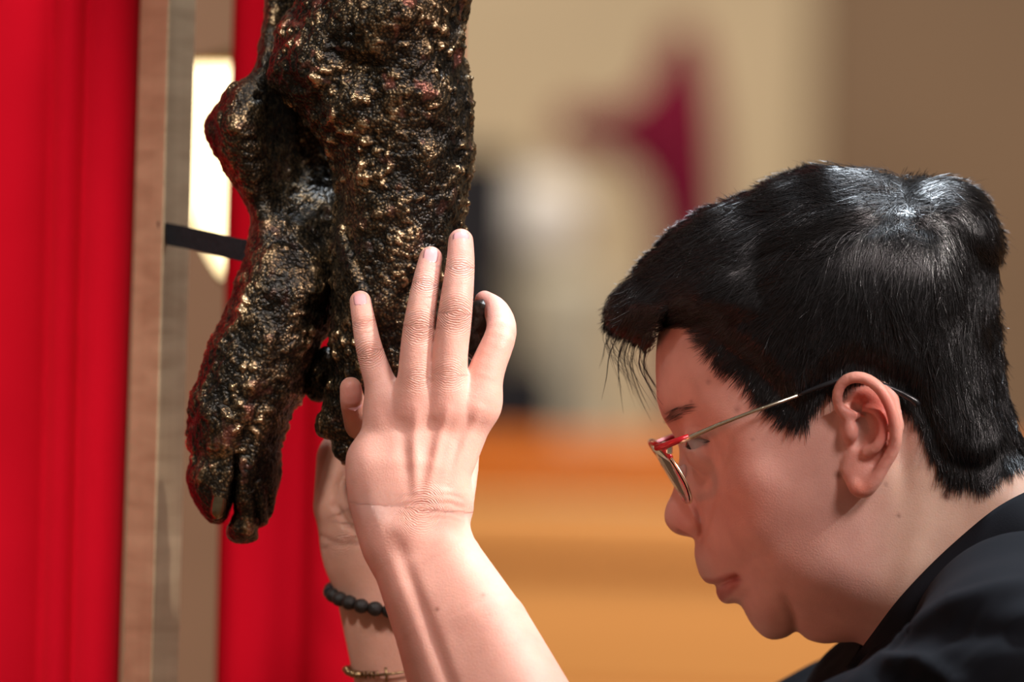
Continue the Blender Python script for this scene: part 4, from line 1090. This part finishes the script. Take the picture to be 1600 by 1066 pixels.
def strands(n, K, seed, side, rad=0.00015, lscale=1.0, band=None):
    r_ = np.random.default_rng(seed)
    X = r_.uniform(940, 1620, n * (12 if band else 4)); Y = r_.uniform(255, 755, n * (12 if band else 4))
    ok = rh.at(sd_m, X, Y) > 3; ok &= (rh.at(d_hl, X, Y) < band) if band else ok
    X, Y = X[ok][:n], Y[ok][:n]; n = len(X)
    P0 = np.stack([X, Y, 0 * X], 1)
    ang0 = vnoise(P0 / 24.0 + 3, 91) * 0.42 + vnoise(P0 / 9.0, 92) * 0.28 + r_.normal(0, 0.10, n)
    ang0 = ang0 + r_.normal(0, 0.9, n) * np.exp(-((X - 1398) ** 2 + (Y - 345) ** 2) / 32 ** 2)
    top = np.clip(sstep(60, -60, Y - (350 + 0.36 * np.abs(1400 - X) * (X < 1400))), 0, 1)
    ln = (62 + 75 * top + 30 * (X < 1150)) * r_.uniform(0.6, 1.15, n) * lscale
    dh = rh.at(d_hl, X, Y); ln = np.minimum(ln, dh + r_.uniform(2, 40, n))
    lift0 = r_.uniform(-0.0004, 0.0006, n) + 0.0011 * np.maximum(0, vnoise(P0 / 7.0, 97)); lift1 = np.abs(r_.normal(0, 0.0011, n)) + 0.0012 * (vnoise(P0 / 30.0, 95) > 0.35) * top * r_.uniform(0, 1, n)
    pts = np.zeros((n, K, 3)); nor = np.zeros((n, K, 3)); x, y = X.copy(), Y.copy()
    for k in range(K):
        w2 = rh.at(cap2, x, y); inside = rh.at(sd_m, x, y) > 0
        hw = np.sqrt(np.maximum(w2, 0)); hd = rh.half(x, y) + 0.0006
        hw = np.maximum(hw, hd)
        nx_, nz_ = -rh.at(gU, x, y), -rh.at(gV, x, y); ny_ = -2 * hw
        nl = np.sqrt(nx_ ** 2 + ny_ ** 2 + nz_ ** 2) + 1e-9
        Nn = np.stack([nx_ / nl, ny_ / nl, nz_ / nl], 1)
        t = k / (K - 1); lf = lift0 + lift1 * t * t
        pts[:, k] = np.stack([(x - 800) * S, -hw, (533 - y) * S], 1) + Nn * lf[:, None]; nor[:, k] = Nn
        dv = flow(x, y); c_, s_ = np.cos(ang0), np.sin(ang0)
        dx, dy = dv[:, 0] * c_ - dv[:, 1] * s_, dv[:, 0] * s_ + dv[:, 1] * c_
        # keep steps equal in length along the steep rim
        gx_, gz_ = rh.at(gU, x, y), rh.at(gV, x, y); slope = np.abs(gx_ * dx - gz_ * dy) / np.maximum(2 * hw, 0.012)
        st = ln / (K - 1) / np.sqrt(1 + np.minimum(slope, 2.5) ** 2)
        st = st * np.where(rh.at(sd_u, x, y) < -3, 0.12, 1.0)
        x = x + dx * st; y = y + dy * st
    if side < 0: pts[:, :, 1] *= -1; nor[:, :, 1] *= -1
    tg = np.gradient(pts, axis=1); tg /= np.linalg.norm(tg, axis=2)[:, :, None] + 1e-12
    sd = np.cross(tg, nor); sd /= np.linalg.norm(sd, axis=2)[:, :, None] + 1e-12
    n2 = np.cross(sd, tg)
    rr = rad * np.interp(np.linspace(0, 1, K), [0, 0.5, 0.85, 1], [1, 1, 0.7, 0.2])[None, :, None] * r_.uniform(0.7, 1.3, n)[:, None, None]
    V = np.stack([pts + rr * (math.cos(a) * n2 + math.sin(a) * sd) for a in (0, 2.094, 4.189)], 2)      # n,K,3,3
    base = (np.arange(n) * K * 3)[:, None, None]
    k_ = np.arange(K - 1)[None, :, None] * 3; j = np.arange(3)[None, None, :]; j2 = (j + 1) % 3
    Qd = np.stack([base + k_ + j, base + k_ + j2, base + k_ + 3 + j2, base + k_ + 3 + j], -1).reshape(-1, 4)
    return V.reshape(-1, 3), Qd
def curves_mesh(curves, rad, K=9):
    V, Q = [], []
    for c in curves:
        P = smooth_pts(c, 4); P = P[np.linspace(0, len(P) - 1, K).astype(int)]
        t = np.gradient(P, axis=0); t /= np.linalg.norm(t, axis=1)[:, None] + 1e-12
        s_ = np.cross(t, [0, 1, 0]); s_ /= np.linalg.norm(s_, axis=1)[:, None] + 1e-12; n2 = np.cross(s_, t)
        rr = rad * np.interp(np.linspace(0, 1, K), [0, 0.6, 1], [1, 0.8, 0.15])[:, None]; b0 = len(V) * K * 3
        V.append(np.stack([P + rr * (math.cos(a) * n2 + math.sin(a) * s_) for a in (0, 2.094, 4.189)], 1).reshape(-1, 3))
        Q += [(b0 + 3 * k + j, b0 + 3 * k + (j + 1) % 3, b0 + 3 * k + 3 + (j + 1) % 3, b0 + 3 * k + 3 + j) for k in range(K - 1) for j in range(3)]
    return np.concatenate(V), np.array(Q)
A = [strands(24000, 8, 1, 1), strands(6000, 6, 2, -1), strands(5000, 7, 3, 1, 0.00014, 1.0, 42), strands(1500, 6, 4, -1, 0.00014, 1.0, 42)]
# wisps hanging from the fringe
cur = []
for i in range(46):
    x0 = random.uniform(950, 1015); y0 = 508 + (x0 - 950) * 0.45 + random.uniform(-6, 4); ym_ = random.uniform(-0.035, 0.03)
    ln = random.uniform(45, 125) * (1.0 if x0 > 960 else 0.8); sw = random.uniform(0.1, 0.65)
    cur.append([L(x0 + 12, y0 - 10, ym_), L(x0 - 8 + sw * ln * 0.05, y0 + ln * 0.3, ym_), L(x0 - 6 + sw * ln * 0.35, y0 + ln * 0.65, ym_), L(x0 + sw * ln * 0.75, y0 + ln, ym_)])
for i in range(34):
    x0 = random.uniform(945, 975); y0 = random.uniform(470, 512); ym_ = random.uniform(-0.03, 0.03)
    cur.append([L(x0 + 30, y0 - 14, ym_), L(x0 + 12, y0 - 4, ym_), L(x0 - 4, y0 + random.uniform(0, 12), ym_), L(x0 - random.uniform(2, 12), y0 + random.uniform(6, 26), ym_)])
ol = smooth_pts(outline, 6)
for i in range(260):
    k = random.randrange(18, len(ol) - 45); p = ol[k]; tg_ = ol[k - 1] - ol[k + 1]; tg_ = tg_ / (np.linalg.norm(tg_) + 1e-9)
    if p[0] > 1400: tg_ = -tg_
    nn_ = np.array([tg_[1], -tg_[0]]); nn_ = nn_ if nn_[1] < 0 or p[0] > 1540 else -nn_
    ln = random.uniform(10, 26) * (1.8 if random.random() < 0.12 else 1); ym_ = random.uniform(-0.012, 0.012); a_ = random.uniform(0.05, 0.5)
    cur.append([L(*(p - nn_ * 5 - tg_ * ln * 0.5), ym_), L(*(p + nn_ * 0.5), ym_), L(*(p + tg_ * ln * 0.5 + nn_ * ln * a_ * 0.35), ym_), L(*(p + tg_ * ln + nn_ * ln * a_), ym_)])
A.append(curves_mesh(cur, 0.00013))
cur = []
for i in range(34):                                   # thicker locks: blunt tips of the fringe and long wisps below it
    t = i / 33; x0 = 950 + 26 * (1 - t) * random.random() + 6 * t; y0 = 456 + 56 * t + random.uniform(-3, 3); ym_ = random.uniform(-0.035, 0.03)
    cur.append([L(x0 + 48, y0 - 22, ym_), L(x0 + 22, y0 - 8, ym_), L(x0 + 2, y0 + random.uniform(-2, 4), ym_), L(x0 - random.uniform(3, 11), y0 + random.uniform(2, 14), ym_)])
for x0, y0, dx, ln in ((958, 516, -22, 60), (964, 520, -24, 105), (972, 526, 2, 120), (980, 528, 10, 90), (988, 532, 28, 110), (996, 538, 40, 95), (1002, 540, 46, 120), (984, 530, 34, 130), (1006, 544, 26, 70), (976, 526, -10, 80)):
    ym_ = random.uniform(-0.03, 0.02)
    cur.append([L(x0 + 10, y0 - 14, ym_), L(x0 - 6 + dx * 0.2, y0 + ln * 0.3, ym_), L(x0 - 4 + dx * 0.5, y0 + ln * 0.65, ym_), L(x0 + dx, y0 + ln, ym_)])
A.append(curves_mesh(cur, 0.00034, 10))
off = 0; VV, QQ = [], []
for v, q in A: VV.append(v); QQ.append(q + off); off += len(v)
hs = mesh_obj('hair_strands', np.concatenate(VV), np.concatenate(QQ), M_hair, hair, local=True); tag(hs, kind='stuff')
# eyebrow
cur = []
for i in range(90):
    t = random.random() ** 1.5; x0 = 1038 + 32 * t + random.uniform(-3, 3); y0 = 657 - 20 * t + random.uniform(-12, 10) * (1 - 0.4 * t)
    pts = []
    for q in (0, 0.5, 1):
        x1, y1 = x0 + q * (10 + 6 * t), y0 - q * (9 - 7 * t)
        pts.append(np.array([(x1 - 800) * S, -(float(rh.half(x1, y1)) + 0.0006 + 0.0007 * q), (533 - y1) * S]))
    cur.append(pts); cur.append([mir(p) for p in pts])
v, q = curves_mesh(cur, 0.00007, 5); tag(mesh_obj('eyebrow', v, q, M_hair, person, local=True), kind='stuff')
cur = []
for i in range(40):
    t = i / 39; x0 = 1070 + 42 * t; y0 = 690 - 8 * math.sin(math.pi * min(1, t * 1.2)) - 0 * t
    yy = -(0.0315 + 0.0135 * math.sqrt(max(0.02, 1 - ((x0 - 1110) / 43) ** 2)))
    cur.append([L(x0, y0 - 1, yy), L(x0 - 5, y0 + 1, yy - 0.002), L(x0 - 10, y0 + 3, yy - 0.0025)])
cur += [[mir(p) for p in c] for c in cur]
v, q = curves_mesh(cur, 0.00007, 5); tag(mesh_obj('eyelashes', v, q, M_hair, person, local=True), kind='stuff')

# ------------------------------------------------------------------ clothes
fd = Field(np.array([0.02, -0.27, -0.80]), np.array([0.74, 0.27, -0.05]), 0.0036)
add_tube(fd, [L(1625, 985), L(1700, 1200), HIP + (0, 0, 0.02)], [0.060, 0.112, 0.135], 0.03, sy=1.0)
add_tube(fd, [L(1490, 1190, -0.05), L(1560, 1270, -0.05)], [0.062, 0.08], 0.04); add_tube(fd, [L(1440, 1160, 0.05), L(1540, 1260, 0.05)], [0.062, 0.08], 0.04)
for sh, el in ((SHN, ELN), (SHF, ELF)):
    add_tube(fd, [L(1625, 985, np.sign(sh[1]) * 0.03), (L(1625, 985, np.sign(sh[1]) * 0.03) + sh) / 2 + (0, 0, 0.008), sh], [0.050, 0.060, 0.064], 0.03)
    add_tube(fd, [sh, sh * 0.55 + el * 0.45], [0.064, 0.064], 0.02)
V, Q = surface_nets(fd.F, fd.lo, fd.h); V = relax(V, Q, 3); N = normals(V, Q)
q_ = V @ np.array([[0.80, 0.0, -0.6], [0.1, 1.0, 0.2], [0.6, 0.0, 0.8]])
dsp = 0.010 * fbm(np.stack([q_[:, 0] * 9, q_[:, 1] * 16, q_[:, 2] * 34], 1), 3, 70) + 0.006 * np.sin(q_[:, 2] * 80 + 4 * vnoise(V * 11, 71))* sstep(-0.2, 0.4, vnoise(V * 9, 72))
sx_, sy_ = px_of(V); V = V + N * (dsp * sstep(880, 1000, sy_))[:, None]
N = normals(V, Q); px, py = px_of(V)
V = ridge(V, N, [(1640, 915, 1), (1560, 925, 1), (1490, 945, 1), (1400, 995, 0.6)], 15, 4.5); V = ridge(V, N, [(1640, 1000, 1), (1560, 985, 1), (1480, 985, 0.8), (1420, 1010, 0.3)], 24, -5.0)
V = ridge(V, N, [(1330, 1075, 0.6), (1385, 1035, 1), (1440, 1035, 1), (1500, 1075, 0.6)], 15, 5.0); V = ridge(V, N, [(1380, 1066, 0.8), (1420, 1056, 1), (1460, 1080, 0.8)], 14, -4.0)
shirt = mesh_obj('shirt', V, Q, M_shirt, person, local=True); tag(shirt, 'black shirt with a fold-down collar')
edge = [(1700, 742), (1640, 752), (1600, 768), (1553, 794), (1500, 837), (1447, 886), (1398, 939), (1352, 1000), (1318, 1045)]
def edge_pt(x, y, o): return np.array([(x - 800) * S, -(float(rh.half(x, y)) + o), (533 - y) * S])
nearE = []
for i, (x, y) in enumerate(smooth_pts(edge, 4)):
    t = i / (len(edge) * 4 - 4)
    x2, y2 = shrink((x, y), float(rh.half(x, y)))
    nearE.append((x2, y2, t))
sec = []
for x, y, t in nearE:
    dx, dy = 0.66, 0.75
    p0 = edge_pt(x, y, 0.0035); hw = -p0[1]
    A0 = p0 + np.array([dx * 34 * S, 0.003, -dy * 34 * S]); B0 = p0 + np.array([0, -0.001, 0.0012]); C0 = p0 + np.array([0.0006, -0.0045, -0.0002])
    wd = 92 * (0.9 + 0.25 * sstep(0.5, 1.0, t)); D0 = p0 + np.array([dx * wd * 0.5 * S, -0.0150, -dy * wd * 0.5 * S]); E0 = p0 + np.array([dx * wd * S, -0.0220, -dy * wd * S]); F0 = E0 + np.array([0.001, 0.004, 0.0])
    sec.append([A0, B0, C0, D0, E0, F0])
# round the front of the neck to the far side
xe, ye, _ = nearE[-1]
for a in np.linspace(0.3, math.pi - 0.3, 7)[0:0]: pass
far = [[mir(p) for p in s_] for s_ in sec[::-1]]
back = sec[0]
loop = sec + far
mm = MB(); K = 6
for s_ in loop: mm.v += [tuple(p) for p in s_]
nl = len(loop)
for i in range(nl):
    i2 = (i + 1) % nl
    for k in range(K):
        k2 = (k + 1) % K; mm.f.append((i * K + k, i * K + k2, i2 * K + k2, i2 * K + k))
col = mm.build('collar', M_shirt, shirt, local=True); sb = col.modifiers.new('sub', 'SUBSURF'); sb.levels = 1; sb.render_levels = 1
M_trs = simple('dark_trouser_cloth', (0.02, 0.02, 0.026), 0.85, var=0.2, scale=40)
fd = Field(np.array([0.26, -0.24, -1.34]), np.array([0.74, 0.24, -0.44]), 0.008)
add_tube(fd, [HIP + (0, 0, 0.06), HIP], [0.115, 0.132], 0.02)
for sg in (-1, 1):
    add_tube(fd, [HIP + (0, 0.08 * sg, -0.02), np.array([0.40, 0.10 * sg, -0.92]), np.array([0.555, 0.11 * sg, -1.28])], [0.098, 0.072, 0.062], 0.02)
V, Q = surface_nets(fd.F, fd.lo, fd.h); mesh_obj('trousers', relax(V, Q, 2), Q, M_trs, person, local=True)
for sg in (-1, 1):
    fw = np.array([0.54, 0.11 * sg, 0.0]); fd = Field(np.array([0.30, 0.11 * sg - 0.07, -0.01 - CZ]), np.array([0.64, 0.11 * sg + 0.07, 0.14 - CZ]), 0.005)
    gz_ = lambda u: -CZ - u * math.tan(ROLL)
    add_tube(fd, [np.array([0.585, 0.11 * sg, gz_(0.585) + 0.05]), np.array([0.48, 0.11 * sg, gz_(0.48) + 0.045]), np.array([0.38, 0.11 * sg, gz_(0.38) + 0.036])], [0.046, 0.042, 0.034], 0.02)
    V, Q = surface_nets(fd.F, fd.lo, fd.h); V = relax(V, Q, 2); Wd = to_world(V); Wd[:, 2] = np.maximum(Wd[:, 2], 0.001)
    mesh_obj('shoe', Wd, Q, M_black, person)

# ------------------------------------------------------------------ glasses
M_gold = simple('pale_gold_metal', (0.82, 0.72, 0.55), 0.25, 1.0, 0.1, 90)
M_rim = simple('red_enamel', (0.42, 0.012, 0.018), 0.25, 0.2, 0.15, 120)
M_tip = simple('black_temple_tip', (0.01, 0.01, 0.012), 0.25)
m, nt, b = new_mat('lens_glass'); b.inputs['Base Color'].default_value = (1, 1, 1, 1); b.inputs['Roughness'].default_value = 0.0; b.inputs['IOR'].default_value = 1.12; b.inputs['Transmission Weight'].default_value = 1.0; M_lens = m
m, nt, b = new_mat('clear_silicone'); b.inputs['Base Color'].default_value = (0.9, 0.75, 0.72, 1); b.inputs['Roughness'].default_value = 0.15; b.inputs['Transmission Weight'].default_value = 0.6; M_pad = m
gl = empty('eyeglasses', tuple(to_world(L(1048, 740, 0)))); tag(gl, 'thin metal-framed eyeglasses with red browline worn on the face', 'glasses')
ax1 = np.array([60, 0, -102.0]); ax1 /= np.linalg.norm(ax1)
for sg in (1, -1):
    fx = (lambda P: np.asarray(P)) if sg == 1 else mir
    c0 = L(1049, 740, -0.0345); a2 = np.array([0.10, -1.0, 0.0]); a2 /= np.linalg.norm(a2)
    n3 = np.cross(ax1, a2)
    def rim_pt(th, s1=0.0170, s2=0.0255):
        c_, s_ = math.cos(th), math.sin(th); sq = lambda v: np.sign(v) * abs(v) ** 0.8
        return fx(c0 + ax1 * s1 * sq(c_) + a2 * s2 * sq(s_) - n3 * 0.0018 * (s_ ** 2))
    pts = [rim_pt(t) for t in np.linspace(0, 2 * math.pi, 49)]
    mm = MB(); mm.tube(pts, 0.00065, 8, False); rim = mm.build('rim', M_gold, local=True); adopt(gl, rim)
    pts = [rim_pt(t, 0.0175, 0.0258) for t in np.linspace(math.pi - 1.15, math.pi + 1.0, 20)]
    mm = MB(); mm.tube(pts, [0.0013] * 20, 8); adopt(gl, mm.build('browline', M_rim, local=True))
    mm = MB(); cc = fx(c0)
    ring_ = [rim_pt(t, 0.0168, 0.0252) for t in np.linspace(0, 2 * math.pi, 48, endpoint=False)]
    mm.v = [tuple(p) for p in ring_] + [tuple(p + fx(n3) * 0.0012) for p in ring_]
    mm.f = [tuple(range(48)), tuple(range(95, 47, -1))] + [(i, 48 + i, 48 + (i + 1) % 48, (i + 1) % 48) for i in range(48)]
    ol = mm.build('lens', M_lens, local=True, smooth=False); adopt(gl, ol)
    # end piece, temple and tip
    T_ = lambda x, y, d: fx(L(x, y, d))
    mm = MB(); mm.tube([T_(1026, 700, -0.0585), T_(1036, 698, -0.0635), T_(1058, 689, -0.0665), T_(1076, 682, -0.0675)], [0.0016, 0.0018, 0.0017, 0.0013], 10); adopt(gl, mm.build('end_piece', M_rim, local=True))
    mm = MB(); mm.tube([T_(1062, 692, -0.0668), T_(1080, 683, -0.068), T_(1120, 665, -0.0705), T_(1180, 642, -0.0735), T_(1250, 617, -0.0765)], [0.0010, 0.0013, 0.0011, 0.0009, 0.0009], 10)
    tm = mm.build('temple', M_gold, local=True); adopt(gl, tm)
    mm = MB(); tp = smooth_pts([T_(1248, 617.5, -0.0765), T_(1285, 603, -0.0785), T_(1318, 594, -0.0775), T_(1360, 596, -0.0745), T_(1400, 611, -0.074), T_(1428, 626, -0.0742), T_(1434, 634, -0.073)], 4)
    mm.tube(tp, list(np.interp(np.linspace(0, 1, len(tp)), [0, 0.2, 0.8, 0.95, 1], [0.0010, 0.0013, 0.0016, 0.0018, 0.0009])), 10); mm.build('temple_tip', M_tip, tm, local=True)
    # nose pad on its wire
    mm = MB(); mm.tube([fx(c0 + ax1 * -0.004 - a2 * 0.022), fx(L(1050, 722, -0.0115)), fx(L(1062, 728, -0.0125)), fx(L(1063, 738, -0.0125))], 0.0005, 8)
    pw = mm.build('pad_arm', M_gold, local=True); adopt(gl, pw)
    mm = MB(); pc = fx(L(1064, 742, -0.0135))
    mm.lathe([(max(0.0002, 0.0030 * math.sin(t)), -0.0052 * math.cos(t)) for t in np.linspace(0, math.pi, 12)], (0, 0, 0), 16)
    mm.v = [(pc[0] + x * 0.9 + z * 0.25, pc[1] + y * 0.45, pc[2] + z) for x, y, z in mm.v]; mm.build('nose_pad', M_pad, pw, local=True)
    mm = MB(); hq = fx(L(1046, 703, -0.063)); mm.box(hq, (0.0032, 0.0022, 0.0042), 0.0006); adopt(gl, mm.build('hinge', M_gold, local=True, smooth=False))
mm = MB(); brp = smooth_pts([c0 * np.array([1, -1, 1]) + ax1 * -0.010 + np.array([0, 0.0245, 0]), L(1026, 712, -0.004), L(1026, 712, 0.004), c0 + ax1 * -0.010 + np.array([0, -0.0245, 0])], 5)
mm = MB(); brp = smooth_pts([L(1041, 722, -0.0115), L(1030, 712, -0.005), L(1030, 712, 0.005), L(1041, 722, 0.0115)], 5); mm.tube(brp, 0.0009, 8); adopt(gl, mm.build('bridge', M_gold, local=True))

# ------------------------------------------------------------------ bracelets on the farther wrist
M_bead = simple('dark_wooden_bead', (0.010, 0.007, 0.005), 0.55, var=0.4, scale=500, bump=0.0005, bscale=1100)
M_bead2 = simple('polished_dark_bead', (0.02, 0.022, 0.026), 0.12, 0.3)
c0 = L(609, 938, 0.0535); bro = empty('bead_bracelet', tuple(to_world(c0))); tag(bro, 'dark round-bead bracelet on the farther wrist', 'bracelet')
NB = 25; RX, RY = 0.0298, 0.0262
for i in range(NB):
    th = 2 * math.pi * (i + 0.3) / NB
    p = c0 + np.array([-RX * math.cos(th), -RY * math.sin(th), -0.0055 * math.sin(th) + 0.0035 * math.cos(th) + 0.001])
    mm = MB(); rb_ = 0.0041; nst = 9
    mm.lathe([(max(0.0003, rb_ * math.sin(t)), -rb_ * 0.92 * math.cos(t)) for t in np.linspace(0, math.pi, nst)], (0, 0, 0), 14)
    V = np.array(mm.v); V = V * (1 + 0.05 * vnoise(V * 900 + i * 7, 33))[:, None] + p
    adopt(bro, mesh_obj('bead', V, mm.f, M_bead2 if i == 0 else M_bead, local=True))
M_chain = simple('tarnished_gold', (0.30, 0.20, 0.10), 0.35, 1.0, 0.4, 400)
c0 = L(633, 1030, 0.0585); brc = empty('name_bracelet', tuple(to_world(c0))); tag(brc, 'thin tarnished metal bracelet with a small cross, below the beads', 'bracelet')
RX, RY = 0.0285, 0.0260
def rp(th, dz=0.0, dr=0.0): return c0 + np.array([-(RX + dr) * math.cos(th), -(RY + dr) * math.sin(th), -0.0055 * math.sin(th) - 0.0050 * math.cos(th) + dz])
mm = MB(); mm.tube([rp(t) for t in np.linspace(0, 2 * math.pi, 61)], 0.0006, 8, False); chn = mm.build('chain', M_chain, local=True); adopt(brc, chn)
for th in (0.05, 0.28, 0.46, 0.62):
    mm = MB(); p = rp(th, 0, 0.0008); mm.lathe([(max(0.0002, 0.0026 * math.sin(t)), -0.0020 * math.cos(t)) for t in np.linspace(0, math.pi, 8)], tuple(p), 12); adopt(brc, mm.build('charm', M_chain, local=True))
for k, th in enumerate((0.78, 0.87, 0.96, 1.05)):
    mm = MB(); mm.tube([rp(th - 0.03, -0.0018, 0.0006), rp(th - 0.03, 0.0018, 0.0006), rp(th + 0.03, 0.0020, 0.0006), rp(th + 0.03, -0.0016 + 0.001 * (k % 2), 0.0006)], 0.00042, 6); mm.build('letter_link', M_chain, chn, local=True)
mm = MB(); mm.tube([rp(1.14, 0, 0.0007), rp(1.42, 0, 0.0007)], 0.0007, 8); mm.tube([rp(1.26, -0.0038, 0.0007), rp(1.24, 0.0036, 0.0007)], 0.0007, 8); adopt(brc, mm.build('cross', M_chain, local=True))
